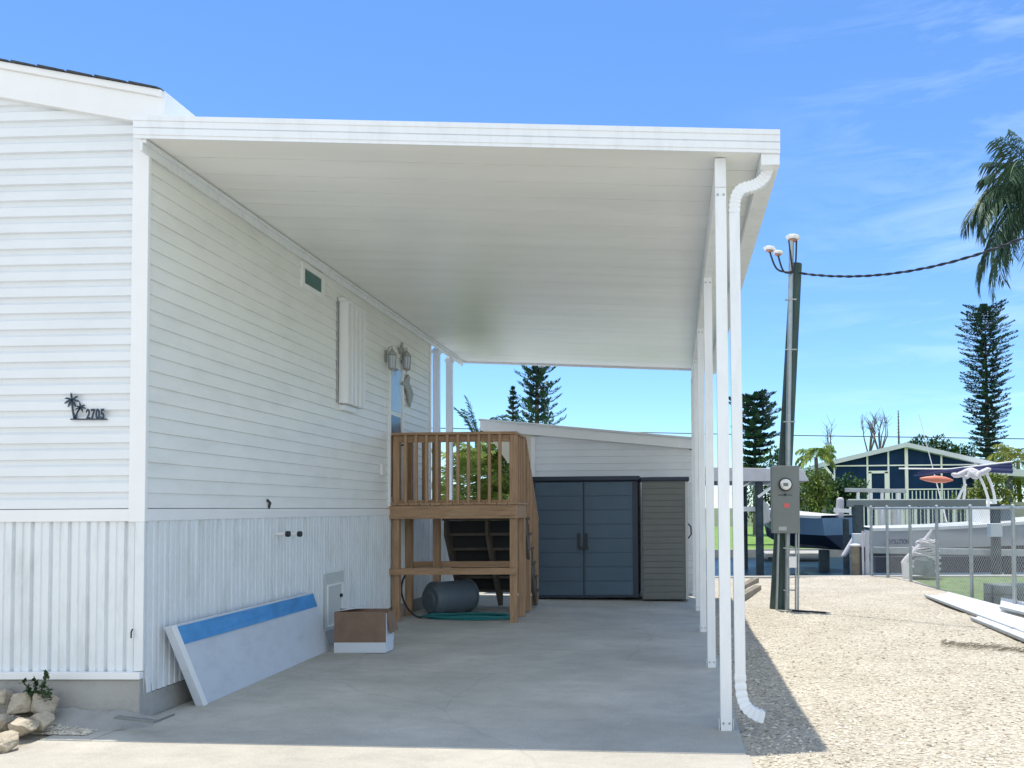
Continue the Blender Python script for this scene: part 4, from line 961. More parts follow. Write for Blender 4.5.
# ------------------------------------------------------------------ panels on the gravel, blocks
def pansheet(p00, p10, p11, p01, z, label, lip=True):
    P0, P1, P2, P3 = [onz(x, y, z) for x, y in (p00, p10, p11, p01)]
    t = thing('aluminium_roof_pan', P0, label, 'metal panel', 'aluminium pans on the gravel')
    mb = MB(); n_ = 12; prof = [0, .03, .03, 0, 0, .012, 0, 0, .012, 0, .0, .03, .03]
    vs = []
    for i, h in enumerate(prof):
        f_ = [0, .02, .05, .07, .3, .33, .36, .62, .65, .68, .93, .95, 1][i]
        a_ = P0.lerp(P3, f_); b_ = P1.lerp(P2, f_); vs += [a_+Vector((0, 0, h+.01)), b_+Vector((0, 0, h+.01))]
    m_ = len(prof)
    mb.add(vs, [(2*i, 2*i+1, 2*i+3, 2*i+2) for i in range(m_-1)])
    mb.add([v-Vector((0, 0, .006)) for v in vs], [(2*i+2, 2*i+3, 2*i+1, 2*i) for i in range(m_-1)])
    mb.build('pan_sheet', m_hullt, t)
    MB().bar(P0+Vector((0, 0, .02)), P1+Vector((0, 0, .02)), .015, .03).bar(P3+Vector((0, 0, .02)), P2+Vector((0, 0, .02)), .015, .03).build('pan_edge', m_galv, t)
pansheet((925, 597), (1100, 664), (1120, 640), (948, 594), -.045, 'long white ribbed aluminium pan beneath the others, nearest the fence corner')
pansheet((971, 620), (1110, 678), (1130, 655), (990, 613), -.04, 'white aluminium pan lying lowest and closest to the camera')
pansheet((1000, 609), (1120, 640), (1120, 624), (1001, 600), .0, 'short cream aluminium pan on top of the pile beside the fence')
bk = thing('block_stack', (5.3, 13.0, -.07), 'low stack of grey blocks on the lawn behind the chain link fence', 'block')
q0 = at(993, 586, 12.7)
mb = MB()
for r_ in range(2):
    for c in range(2): mb.box((q0.x+c*.36, 12.7, -.08+r_*.15), (q0.x+c*.36+.35, 13.1, -.08+r_*.15+.14))
mb.build('blocks', m_block, bk, bevel=.01)

# ------------------------------------------------------------------ boats and lifts
def hull(Ln, beam, h, bow=0.9, n=14, flare=.3, sheer=.25, keelrise=.35):
    st = []
    for i in range(n+1):
        t = i/n; w_ = beam/2*(1-max(0, (t-.45)/.55)**2.2*.97) ; zs = h+sheer*t**2; zk = keelrise*max(0, (t-.6)/.4)**2*h
        zc = lerp(zk, zs, .42)
        st.append((t*Ln+bow*.0, w_, w_*(1-flare*.5-.25*t), zs, zc, zk))
    return st
def hull_mesh(st, rake_=.5):
    top, bot, gun = MB(), MB(), MB(); n = len(st)
    def pt(s, y, z): 
        x, w_, wc, zs, zc, zk = s; t = x/st[-1][0]; return (x+rake_*t*t*(z/zs), y, z)
    vs = []
    for s in st:
        x, w_, wc, zs, zc, zk = s
        vs += [pt(s, -wc, zc), pt(s, -w_*.985, zs-.07), pt(s, w_*.985, zs-.07), pt(s, wc, zc)]
    top.add(vs, [(4*i, 4*i+4, 4*i+5, 4*i+1) for i in range(n-1)]+[(4*i+2, 4*i+6, 4*i+7, 4*i+3) for i in range(n-1)]+[(0, 1, 2, 3)])
    top.add([vs[1], vs[2]]+[vs[4*i+k] for i in range(1, n) for k in (1, 2)], [(2*i, 2*i+2, 2*i+3, 2*i+1) for i in range(n-1)])
    vs = []
    for s in st:
        x, w_, wc, zs, zc, zk = s; vs += [pt(s, -wc, zc), pt(s, 0, zk), pt(s, wc, zc)]
    bot.add(vs, [(3*i+1, 3*i+4, 3*i+3, 3*i) for i in range(n-1)]+[(3*i+2, 3*i+5, 3*i+4, 3*i+1) for i in range(n-1)]+[(0, 2, 1)])
    vs = []
    for s in st:
        x, w_, wc, zs, zc, zk = s; vs += [pt(s, -w_-.02, zs-.08), pt(s, -w_-.02, zs), pt(s, -w_+.12, zs+.01), pt(s, w_-.12, zs+.01), pt(s, w_+.02, zs), pt(s, w_+.02, zs-.08)]
    gun.add(vs, [(6*i+k, 6*i+6+k, 6*i+7+k, 6*i+k+1) for i in range(n-1) for k in range(5)])
    return top, bot, gun
# big white boat on lift
wb = thing('white_boat', (0, 0, 0), 'large white hulled boat raised on a lift behind the chain link fence', 'boat')
top, bot, gun = hull_mesh(hull(8.2, 2.5, .93, sheer=.75))
top.build('hull', m_hullw, wb, smooth=True); bot.build('hull_bottom', m_hulld, wb); gun.build('gunwale', m_hullt, wb, smooth=True)
tx = text_mesh('EVOLUTION', 'boat_name', m_navy, .17, wb, xs=.56, ext=.004, off=.005)
tx.location = (.38, -1.27, .52); tx.rotation_euler = (R(84), 0, 0)
cs = MB().hexa([(2.95, -.35, .9), (3.5, -.35, .9), (3.5, .35, .9), (2.95, .35, .9)], [(3.0, -.3, 1.62), (3.36, -.3, 1.62), (3.36, .3, 1.62), (3.0, .3, 1.62)]).build('console', m_hullt, wb, bevel=.08)
MB().box((3.55, -.3, .9), (3.85, .3, 1.5)).build('dark_seat', m_bin, wb, bevel=.04)
om = MB().hexa([(-.62, -.1, .12), (-.48, -.1, .10), (-.48, .1, .10), (-.62, .1, .12)], [(-.22, -.12, .78), (.0, -.12, .80), (.0, .12, .80), (-.22, .12, .78)]).build('outboard_motor', m_canvas, wb, bevel=.08)
rlm = MB()
for x in (5.0, 5.8, 6.6, 7.4): rlm.tube([(x, -1.05+(x-5)*.22, 1.25), (x, -1.0+(x-5)*.22, 1.75)], .015, 6)
rlm.tube([(4.6, -1.1, 1.2), (5.0, -1.02, 1.75), (7.6, -.45, 1.85)], .018, 6).build('bow_rail', m_galv, wb)
ms = MB().tube([(2.3, .2, 1.0), (1.6, .2, 4.0)], [.02, .008], 6).build('antenna', m_white, wb)
wbp = at(872, 540, 21.6); wb.location = (wbp.x, 21.6+1.0, at(880, 549.5, 20.6).z-.42)
wb.rotation_euler = (0, 0, R(-2))
# folded sail / bimini gear on a frame above the boat
bi = thing('folded_canopy', (0, 0, 0), 'folded navy and white canopy bundle on white struts above the boat', 'canopy')
Y = 22.0; O = at(960, 505, Y); bi.location = O; bi['_o'] = tuple(O)
pA, pB = at(914, 473, Y), at(1012, 466.5, Y)
cb2 = MB()
for k in range(3):
    cb2.tube([pA+Vector((.1*k, 0, .06*k-.06)), pA.lerp(pB, .5)+Vector((0, .05*k, .04*math.sin(k*3)+.02)), pB+Vector((0, .05*k, .10*k-.12))], [.03, .055, .07], 8)
cb2.build('canopy_roll', m_navy, bi, smooth=True)
cv = MB(); rr = random.Random(4); q0, q1 = at(950, 473, Y), at(989, 470, Y)
cv.tube([q0.lerp(q1, k/14)+Vector((0, -.12, -.05*math.sin(k*.8)-.03)) for k in range(15)], [.03]+[.06+.05*rr.random() for k in range(13)]+[.03], 9)
cv.tube([q0.lerp(q1, .3+k/20)+Vector((0, -.2, -.10-.05*math.sin(k*1.4))) for k in range(10)], [.02]+[.05+.05*rr.random() for k in range(8)]+[.02], 8)
cv.build('canvas_folds', m_canvas, bi, smooth=True)
MB().tube([at(899, 468.5, Y), at(950, 469, Y), pB+Vector((0, 0, .13))], .022, 6).build('boom', m_white, bi)
for (x0, y0_, x1, y1_, x2, y2) in ((963, 474, 967, 488, 962, 507), (955, 507, 960, 492, 966, 484), (985, 472, 993, 482, 996, 507), (975, 470, 985, 482, 990, 507)):
    MB().tube(bez([at(x0, y0_, Y), at(x1, y1_, Y), at(x2, y2, Y)], 8), .035, 6).build('strut', m_white, bi)
ky = MB().lathe(at(920, 478.5, Y-.3), (1, 0, -.06), [(0, .02), (.15, .06), (.4, .10), (.65, .08), (.85, .02)], 12)
tag(ky.build('orange_kayak', m_orange, origin=at(930, 480, Y-.3), smooth=True), 'small faded orange and white kayak hung under the folded canopy', 'kayak')

# lift
lf = thing('boat_lift', (7, 20, -.6), 'grey boat lift beams on tall dark pilings around the white boat', 'boat lift')
LY = 20.2
def pile(px0, px1, ytop, Y, par, m=m_piling, z0=-1.0, name='piling'):
    a_, b_ = at(px0, ytop, Y), at(px1, ytop, Y); r_ = (b_.x-a_.x)/2
    return MB().tube([((a_.x+b_.x)/2, Y, z0), ((a_.x+b_.x)/2, Y, a_.z)], r_, 12).build(name, m, par, smooth=True)
pile(852, 863.5, 505, LY, lf); pile(990, 1000, 504, LY, lf)
for (x, yy) in ((851.5, 540), (994, 530)):
    c = at(858 if x < 900 else 994, yy, LY-.2); MB().box((c.x-.14, LY-.36, c.z-.16), (c.x+.14, LY-.15, c.z+.16)).build('control_box', m_roofw, lf, bevel=.01)
MB().bar(at(847, 503.5, LY), at(985, 503, LY), .16, .17).build('lift_beam', m_beam, lf, bevel=.01)
MB().bar(at(845, 490, LY+5), at(906, 491, LY+5), .12, .12).build('lift_beam', m_galv, lf, bevel=.01)
for px in (858, 871, 882, 898): MB().tube([at(px, 491, LY+5), at(px, 560, LY+5)], .05, 8).build('brace', m_white, lf)
MB().bar(at(868, 550, LY+.2), at(1030, 553, LY+.2), .14, .16).build('lift_beam', m_galv, lf, bevel=.01)
q0, q1 = at(876, 573, LY+.7), at(1050, 556, LY+.7); MB().box((q0.x, LY+.7, q0.z), (q1.x, LY+1.0, q1.z)).build('hull_shade_board', m_hulld, lf)  # navy board standing in for the shade beneath the white boat
for px in (925, 1010): MB().bar(at(px, 550, LY+.3), at(px, 585, LY+.3), .2, .2).build('brace', m_piling, lf)
# blue boat and lift
bb = thing('blue_boat', (0, 0, 0), 'slate blue hulled boat with pale gunwale hanging in its lift across the canal', 'boat')
top, bot, gun = hull_mesh(hull(3.5, 1.7, 1.05, sheer=.28, keelrise=.3), .4)
top.build('hull', m_hullb, bb, smooth=True); bot.build('hull_bottom', m_hulld, bb); gun.build('gunwale', m_hullt, bb, smooth=True)
MB().hexa([(-.02, -.12, .95), (.2, -.12, .95), (.2, .12, .95), (-.02, .12, .95)], [(-.06, -.10, 1.62), (.14, -.10, 1.62), (.14, .10, 1.62), (-.06, .10, 1.62)]).build('outboard_motor', m_canvas, bb, bevel=.07)
q = at(842, 549, 26.0); bb.location = (q.x, 26.0, q.z-.0); bb.rotation_euler = (0, 0, R(124))
bl2 = thing('covered_boat_lift', (3, 26, -.6), 'pale flat canopy boat dock on dark pilings behind the meter box', 'boat dock')
CYc = 24.0
a_, b_ = at(738, 481, CYc), at(809, 481, CYc)
cp = MB().hexa([(a_.x-1, CYc, a_.z), (b_.x, CYc, b_.z), (b_.x, CYc+4.5, b_.z), (a_.x-1, CYc+4.5, a_.z)], [(a_.x-1, CYc, a_.z+.42), (b_.x-.18, CYc, b_.z+.35), (b_.x-.18, CYc+4.5, b_.z+.35), (a_.x-1, CYc+4.5, a_.z+.42)])
cp.build('canopy', m_canvas, bl2, bevel=.01)
pile(755, 763, 482, CYc+.2, bl2); pile(742, 747, 482, CYc+4, bl2)
pile(842.5, 849, 519, 25.2, bl2)
MB().bar(at(758, 497, CYc+.1), at(772, 487, CYc+.1), .06, .08).bar(at(742, 487, CYc+.1), at(757, 478, CYc+.3), .04, .04).build('brace', m_white, bl2)
MB().bar(at(740, 509, CYc+.5), at(760, 509, CYc+.5), .1, .14).build('dock_beam', m_white, bl2)
MB().bar(at(834, 510, 25.4), at(851, 511, 25.4), .1, .12).build('dock_beam', m_white, bl2)
MB().bar(at(800, 546, 26.5), at(851, 549, 26.5), .12, .1).bar(at(824, 550, 26.5), at(824, 575, 26.5), .3, .3).build('cradle', m_piling, bl2)
dk = thing('floating_dock', (3.2, 31, -.6), 'low pale dock platform on the far side of the canal water', 'dock')
q0, q1 = at(766, 554, 31), at(830, 554, 31)
MB().box((q0.x, 31, -.45), (q1.x, 33, -.30)).build('dock_deck', m_sea, dk, bevel=.02)
MB().box((q0.x+.1, 31.1, -.8), (q0.x+.3, 31.3, -.45)).box((q1.x-.3, 31.1, -.8), (q1.x-.1, 31.3, -.45)).build('dock_leg', m_piling, dk)
# white skiff hull standing on end left of the meter box
sk = MB(); q = [at(x, y, 27) for x, y in ((761, 527), (761, 503), (764, 500), (769, 505), (771.5, 522))]
tag(sk.prism(q, (0, 1.6, 0)).build('upturned_skiff', m_hullt, origin=q[0], bevel=.12), 'white upturned skiff between dark piling and meter box', 'skiff')

# brown piling at the fence end with a stub
pe = thing('dock_piling', at(855, 577, 18.0), 'short brown timber piling with pale cap at the fence end', 'piling')
a_ = at(855, 546, 18.0); MB().tube([(a_.x, 18.0, -1), (a_.x, 18.0, a_.z)], .10, 14).build('timber', m_pilingb, pe, smooth=True)
MB().lathe((a_.x, 18.0, a_.z), (0, 0, 1), [(0, .12), (.03, .12), (.05, .05)], 14).build('cap', m_hullt, pe)
for px, w_, lab in ((862.5, .025, 'first pale pipe from the brown piling'), (867, .045, 'second and thickest pale pipe from the brown piling')):
    a_ = at(px, 531, 17.9)
    tag(MB().tube([(a_.x, 17.9, -.3), (a_.x-.0, 17.9, a_.z)], w_, 10).build('standing_pipe', m_canvas, origin=(a_.x, 17.9, -.1), smooth=True), lab, 'pipe', 'pipes by the fence end')
# rolled mesh and pail beside the fence
rl_ = thing('rolled_netting', at(925, 575, 17.2), 'bulky roll of grey netting leaning behind the fence below the boat name', 'netting')
mb = MB(); q0 = at(921, 571, 17.2); q1 = at(927, 540, 17.2)
for k in range(17):
    t = k/16; c = q0.lerp(q1, t); rx_ = .36*(1-.55*t**1.6)
    mb.tube([(c.x+rx_*math.cos(a)+.03*math.sin(k*2), c.y+.22*math.sin(a), c.z+.02*math.sin(a*3+k)) for a in [j*math.pi/8 for j in range(17)]], .017, 5)
mb.build('net_coil', m_canvas, rl_)
MB().lathe(q0-Vector((0, 0, .08)), (.1, 0, 1), [(0, .30), (.3, .28), (.6, .14), (.62, .02)], 16).build('net_core', m_block, rl_)
MB().tube(bez([at(903, 563, 17.1), at(910, 555, 17.1), at(922, 545, 17.1), at(932, 530, 17.1)], 8), [.05, .06, .06, .05, .05, .045, .04, .035, .03], 8).build('drift_branch', m_canvas, rl_)
bq = at(907, 577, 17.1)
tag(MB().lathe((bq.x, 17.1, -.08), (0, 0, 1), [(0, .09), (.34, .11), (.35, .12)], 14).build('plastic_pail', m_white, origin=(bq.x, 17.1, -.08)), 'slim white pail standing behind the fence beside the netting', 'pail')

# ------------------------------------------------------------------ far house
HYf = 45.0
fh = thing('far_house', at(908, 505, HYf), 'low gabled waterfront house with dark blue screened porch and white mullions', 'house')
e0, ap_, e1 = at(820, 463.5, HYf), at(904, 443.5, HYf), at(993, 463.5, HYf)
zb_ = -.33
MB().prism([(e0.x+.3, HYf, zb_), (e1.x-.3, HYf, zb_), (e1.x-.3, HYf, e1.z-.1), (ap_.x, HYf, ap_.z-.25), (e0.x+.3, HYf, e0.z-.1)], (0, .05, 0)).build('porch_screen', m_screen, fh)
MB().prism([(e0.x+.4, HYf+4, zb_), (e1.x-.4, HYf+4, zb_), (e1.x-.4, HYf+4, e1.z-.2), (ap_.x, HYf+4, ap_.z-.3), (e0.x+.4, HYf+4, e0.z-.2)], (0, 9, 0)).build('wall', m_housew, fh)
rfh = MB()
for (p, q) in ((e0, ap_), (ap_, e1)):
    rfh.hexa([(p.x, HYf-.5, p.z-.22), (q.x, HYf-.5, q.z-.22), (q.x, HYf+13, q.z-.22), (p.x, HYf+13, p.z-.22)], [(p.x, HYf-.5, p.z+.03), (q.x, HYf-.5, q.z+.03), (q.x, HYf+13, q.z+.03), (p.x, HYf+13, p.z+.03)])
rfh.build('roof', m_roofw, fh)
mu = MB()
def roofy(px): 
    x = at(px, 460, HYf).x
    return lerp(e0.z, ap_.z, (x-e0.x)/(ap_.x-e0.x)) if x < ap_.x else lerp(ap_.z, e1.z, (x-ap_.x)/(e1.x-ap_.x))
for px, w_ in ((834, .08), (867, .09), (888, .09), (906, .17), (941, .09), (975, .15)):
    x = at(px, 460, HYf).x; mu.box((x-w_/2, HYf-.08, zb_), (x+w_/2, HYf-.005, roofy(px)-.2))
a_, b_ = at(834, 466, HYf), at(977, 466, HYf); mu.box((a_.x, HYf-.07, a_.z-.035), (b_.x, HYf-.006, a_.z+.035))
a_, b_ = at(834, 490, HYf), at(977, 490, HYf); mu.box((a_.x, HYf-.07, a_.z-.035), (b_.x, HYf-.006, a_.z+.035))
a_, b_ = at(868, 472, HYf), at(888, 472, HYf); mu.box((a_.x, HYf-.10, a_.z-.08), (b_.x, HYf-.008, a_.z+.06)); 
for px in (869.5, 886): x = at(px, 480, HYf).x; mu.box((x-.09, HYf-.10, zb_), (x+.09, HYf-.009, a_.z))
for px in range(892, 975, 4): x = at(px, 490, HYf).x; mu.box((x-.025, HYf-.05, zb_+.1), (x+.025, HYf-.006, at(900, 491, HYf).z))
mu.build('mullions', m_hullt, fh)
tr_ = MB().bar(at(823, 464, HYf-.3), at(834, 478, HYf-.3), .12, .12).bar(at(823, 472, HYf-.3), at(823, 500, HYf-.3), .12, .12); tr_.build('porch_bracket', m_hullt, fh)
sh_ = thing('shelter', at(1010, 500, 42), 'flat roofed pale shelter at the right edge beside the far house', 'shelter')
a_, b_ = at(984, 470, 42), at(1110, 478, 42)
MB().hexa([(a_.x, 42, a_.z-.2), (b_.x, 42, b_.z-.2), (b_.x, 50, b_.z-.2), (a_.x, 50, a_.z-.2)], [(a_.x, 42, a_.z+.15), (b_.x, 42, b_.z+.15), (b_.x, 50, b_.z+.15), (a_.x, 50, a_.z+.15)]).build('roof', m_roofw, sh_)
for px in (1010, 1060): MB().box((at(px, 480, 42.2).x-.15, 42.2, -.3), (at(px, 480, 42.2).x+.15, 42.5, at(px, 473, 42.2).z)).build('post', m_piling, sh_)
q0 = at(1012, 506, 41.5); MB().box((q0.x, 41.5, q0.z-.6), (q0.x+4, 41.7, q0.z+.2)).build('low_wall', m_sea, sh_)
# dock railing
dr_ = thing('dock_railing', at(868, 515, 36), 'white dock railing with covered chairs in front of the far house', 'railing')
mb = MB().bar(at(848, 500, 36), at(1000, 500, 36), .08, .08)
for px in range(850, 1000, 13): mb.bar(at(px, 500, 36), (at(px, 500, 36).x, 36, -.35), .09, .09)
mb.build('railing', m_hullt, dr_)
MB().box((at(846, 500, 36.2).x, 35.9, -.36), (at(1002, 500, 36).x, 38, -.25)).build('dock_deck', m_sea, dr_)
for px, lab in ((882, 'white covered chair left on the far dock'), (898, 'white covered chair right on the far dock')):
    a_ = at(px, 512, 37); t = thing('covered_chair', (a_.x, 37, -.25), lab, 'chair', 'covered chairs on the far dock')
    MB().hexa([(a_.x-.3, 36.8, -.25), (a_.x+.3, 36.8, -.25), (a_.x+.3, 37.3, -.25), (a_.x-.3, 37.3, -.25)], [(a_.x-.25, 37.0, 1.5), (a_.x+.25, 37.0, 1.5), (a_.x+.28, 37.3, 1.5), (a_.x-.28, 37.3, 1.5)]).build('cover', m_canvas, t, bevel=.06)

# ------------------------------------------------------------------ vegetation
def leafq(mb, p, d, w_, n_=None):
    "one leaf: thin folded diamond from p along d"
    d = Vector(d); u = d.cross(Vector((0, 0, 1)))
    if u.length < 1e-5: u = Vector((1, 0, 0))
    u = u.normalized()*w_; p = Vector(p); m_ = p+d*.45
    mb.add([p, m_+u, p+d, m_-u], [(0, 1, 2, 3)])
def rvec(rg):
    while True:
        v = Vector((rg.uniform(-1, 1), rg.uniform(-1, 1), rg.uniform(-1, 1)))
        if .05 < v.length < 1: return v.normalized()
def shrub(base, blobs, n, size, m, label, group=None, seed=1, name='shrub', cat='shrub', stems=4):
    rg = random.Random(seed); t = thing(name, base, label, cat, group); lf_ = MB()
    for (cx, cy, cz, rx_, ry, rz_) in blobs:
        for k in range(int(n*rx_*rz_*1.0)+40):
            v = rvec(rg); r_ = rg.random()**.45*(.8+.35*math.sin(v.x*5+cx*3)*math.cos(v.z*4+cy))
            p = Vector((cx+v.x*rx_*r_, cy+v.y*ry*r_, cz+v.z*rz_*r_))
            d = (v+rvec(rg)*.9).normalized()*size*rg.uniform(.6, 1.4); leafq(lf_, p, d, size*.28)
    lf_.build('foliage', m, t)
    st_ = MB(); b = Vector(base)
    for (cx, cy, cz, rx_, ry, rz_) in blobs: st_.tube([b, Vector((cx, cy, cz-rz_*.4)), Vector((cx, cy, cz+rz_*.3))], [.05*max(1, rz_), .03*max(1, rz_), .01], 6)
    st_.build('stem', m_bark, t); return t
def frond(mb, st_, p, az, el, Ln, droop, nl, ll, lw, rg, hang=.5):
    "arching rachis with leaflets both sides"
    pts = []; q = Vector(p); e = el; seg = 14
    for i in range(seg+1):
        pts.append(q.copy()); t = i/seg
        d = Vector((math.cos(az)*math.cos(e), math.sin(az)*math.cos(e), math.sin(e))); q = q+d*Ln/seg; e -= droop/seg*(.5+t)
    st_.tube(pts, [lerp(.022, .004, i/seg)*max(.6, Ln/2) for i in range(seg+1)], 5)
    for k in range(nl):
        t = .14+.86*k/nl; f_ = t*seg; i = min(int(f_), seg-1); c = pts[i].lerp(pts[i+1], f_-i); d = (pts[i+1]-pts[i]).normalized()
        s = d.cross(Vector((0, 0, 1)));
        if s.length < .01: s = Vector((-math.sin(az), math.cos(az), 0))
        s.normalize(); lln = ll*(math.sin(math.pi*min(1, .15+t*.83))**.6+.12)*rg.uniform(.8, 1.15)
        for sg_ in (1, -1):
            dir_ = (s*sg_*rg.uniform(.6, 1)+d*rg.uniform(.35, .8)+Vector((0, 0, rg.uniform(-.2, .35)-hang))).normalized()
            m1 = c+dir_*lln*.5; tip = c+dir_*lln*.95+Vector((0, 0, -lln*.28*(hang+.3)))
            w_ = (d*.6+Vector((0, 0, .4))).normalized()*lw
            mb.add([c, m1+w_, tip, m1-w_], [(0, 1, 2, 3)])
def palm(base, crown, fr, ll, lw, nl, m, label, seed=1, trunk=.1, name='palm_tree', group=None, hang=.5, trunkm=None):
    rg = random.Random(seed); t = thing(name, base, label, 'palm tree' if name == 'palm_tree' else 'plant', group); lf_, st_ = MB(), MB()
    for (az, el, Ln, dr2) in fr: frond(lf_, st_, crown, az, el, Ln, dr2, nl, ll, lw, rg, hang)
    lf_.build('crown', m, t); st_.build('frond_rib', m, t)
    b = Vector(base); c = Vector(crown); MB().tube([b, b.lerp(c, .5)+Vector((trunk*.5, 0, 0)), c], [trunk*1.3, trunk, trunk*.8], 10).build('trunk', m_bark if trunkm is None else trunkm, t, smooth=True)
    return t
# right foreground palm, crown mostly outside the frame
rg = random.Random(12); PYr = 13.0; cr = at(1048, 196, PYr)
fr = [(R(rg.uniform(150, 215)), R(el), Ln, dr2) for el, Ln, dr2 in ((35, 1.5, 2.6), (15, 1.6, 2.3), (-5, 1.7, 2.2), (48, 1.5, 2.9), (-20, 1.9, 1.6), (-35, 1.9, 1.3), (25, 1.5, 2.8), (-10, 1.5, 2.2))]
fr += [(R(180), R(72), 1.25, .9), (R(170), R(58), 1.2, 1.2), (R(195), R(62), 1.3, 1.0), (R(185), R(45), 1.2, 1.5), (R(160), R(80), 1.3, .7)]
fr += [(R(a), R(e), 1.7, 2.2) for a, e in ((100, 20), (70, 40), (20, 20), (330, 30), (280, 35), (250, 15), (120, -10), (230, -15), (45, 0), (300, 0), (135, 35), (225, 40), (90, 70))]
palm((cr.x+.1, PYr, -.1), cr, fr, .42, .013, 52, m_palm, 'tall palm at the right edge with drooping feathery fronds', seed=3, trunk=.12, hang=.6)
# palm sprouting behind the deck
pc = at(477, 440, 17.2)
palm((pc.x, 17.2, -.1), pc, [(R(175), R(84), 1.0, .45), (R(185), R(66), .85, .5), (R(150), R(72), .8, .6), (R(30), R(58), .9, 1.3), (R(5), R(66), .95, 1.5), (R(355), R(52), 1.0, 2.0), (R(20), R(74), .6, .9), (R(185), R(12), .6, 1.4), (R(0), R(5), .6, 1.2)], .22, .016, 30, m_palm, 'slender palm rising behind the deck railing', seed=5, trunk=.06, hang=.1)
# areca clump
ac2 = thing('areca_palm', at(475, 560, 16.4), 'bushy yellow green areca palm clump seen through the deck balusters', 'palm')
lf_, st_ = MB(), MB(); rg = random.Random(9)
for k in range(150):
    px = rg.uniform(452, 534); b = at(px, 520, rg.uniform(15.6, 17.0)); b.z = rg.uniform(.3, 1.6) if k % 2 else rg.uniform(1.5, 2.45)
    frond(lf_, st_, b, R(rg.uniform(0, 360)), R(rg.uniform(45, 82)), rg.uniform(.6, 1.0), rg.uniform(1.0, 2.0), 22, .32, .018, rg, .25)
lf_.build('fronds', m_areca, ac2); st_.build('cane', m_areca, ac2)
# norfolk pines
def norfolk(px, ybase, ytop, Y, wpx, label, seed, shape='cone', whorls=22, br_n=7, up=.35, leafn=26, group='tall pines', zbase=-.36, lo=.12, m=m_norf, s0=.15):
    rg = random.Random(seed); b = at(px, ybase, Y); tp = at(px, ytop, Y); base = Vector((b.x, Y, zbase)); hgt = tp.z-zbase; wid = wpx/820*Y
    t = thing('norfolk_pine', base, label, 'pine tree', group); lf_ = MB(); bm_ = MB()
    zlow = b.z; gap = (tp.z-zlow)/(whorls-1)
    for k in range(whorls):
        f_ = k/(whorls-1); z = lerp(zlow, tp.z, f_)
        if shape == 'cone': r_ = wid*(1-f_)**.75+wid*.05
        else: r_ = wid*(.58+.42*min(1, f_*1.5))*(1 if f_ < .95 else .7)
        a0 = rg.random()*6
        for j in range(br_n):
            a = a0+j*6.283/br_n+rg.uniform(-.2, .2); rl2 = r_*rg.choice((.55, .8, .95, 1.05, 1.15)); c = Vector((base.x, Y, z+rg.uniform(-.15, .15)*gap))
            pts = [c+Vector((math.cos(a)*rl2*s, math.sin(a)*rl2*s, rl2*(up*s*s-.05*s))) for s in (0, .35, .7, 1)]
            bm_.tube(pts, [.04, .03, .02, .01], 4, cap=False)
            th = min(gap*.36, wid*.16)
            for q in range(leafn):
                s = (q+rg.random())/leafn; s = s0+(1-s0)*s; i = min(int(s*3), 2); c2 = pts[i].lerp(pts[i+1], s*3-i)
                tang = (pts[i+1]-pts[i]).normalized(); side = Vector((-math.sin(a), math.cos(a), 0))
                w_ = .5+.7*math.sin(math.pi*min(1, s*1.05))
                off = side*rg.uniform(-1, 1)*th*1.1*w_+Vector((0, 0, rg.uniform(-.5, .9)*th*w_))
                d = (tang*.9+side*rg.uniform(-.5, .5)+Vector((0, 0, rg.uniform(.1, .7)))).normalized()*th*rg.uniform(.8, 1.5)
                leafq(lf_, c2+off, d, th*(.30 if shape == 'cone' else .42))
    lf_.build('foliage', m, t); bm_.build('limb_spray', m_bark, t) if wpx > 5 else None
    MB().tube([base, Vector((base.x, Y, tp.z))], [hgt*.016+.05, .03], 8).build('trunk', m_bark, t); return t
norfolk(537, 428, 318, 50, 26, 'large dark norfolk pine seen between carport roof and outbuilding', 21, whorls=15, br_n=6, up=.42, leafn=85)
norfolk(513, 424, 389, 50, 10, 'small norfolk pine left of the larger one behind the outbuilding', 22, whorls=8, br_n=6, up=.35, leafn=55)
norfolk(755, 470, 399, 48, 25, 'dense dark pine beside the carport downspout behind the dock canopy', 23, shape='column', whorls=10, br_n=8, up=.25, leafn=130)
norfolk(988, 462, 309, 75, 26, 'tall columnar dark pine at right above the far house', 24, shape='column', whorls=30, br_n=9, up=.22, leafn=85, s0=.18)
# far shrubs and palms
def blob(px, py, Y, rx_, rz_): p = at(px, py, Y); return (p.x, Y, p.z, rx_, rx_, rz_)
shrub(at(845, 520, 37), [blob(842, 505, 37, .9, .8), blob(855, 500, 37, .8, .9), blob(848, 488, 37, .9, .6), blob(836, 492, 37, .7, .8), blob(860, 488, 38, .5, .5)], 1100, .16, m_shrub, 'dark green bush in front of the far house left corner', seed=31)
shrub(at(815, 520, 36), [blob(812, 498, 36, .8, 1.0), blob(822, 500, 36, .8, .9), blob(803, 490, 36, .7, .8), blob(826, 485, 36, .6, .7), blob(814, 480, 36, .8, .6), blob(800, 507, 36, .7, .5), blob(790, 505, 36, .6, .6)], 1100, .15, m_areca, 'mixed light green shrubs to the right of the meter box', seed=32)
shrub(at(770, 520, 38), [blob(772, 463, 38, .6, .6), blob(765, 490, 38, .7, 1.2), blob(778, 455, 38, .5, .5), blob(745, 500, 38, .8, 1.0), blob(775, 500, 38, .5, .9)], 1000, .15, m_shrub, 'green bush between the dark pine and utility pole', seed=33)
pcr = at(816, 458, 36)
palm((pcr.x, 36, -.33), pcr, [(R(a), R(e), 1.05, 2.0) for a, e in ((0, 62), (20, 45), (180, 60), (160, 30), (270, 60), (340, 75), (200, 10), (10, 15), (90, 70), (300, 30))], .42, .028, 26, m_areca, 'arching light green palm just right of the utility pole', seed=41, trunk=.1, hang=.5)
pcr = at(1018, 462, 46)
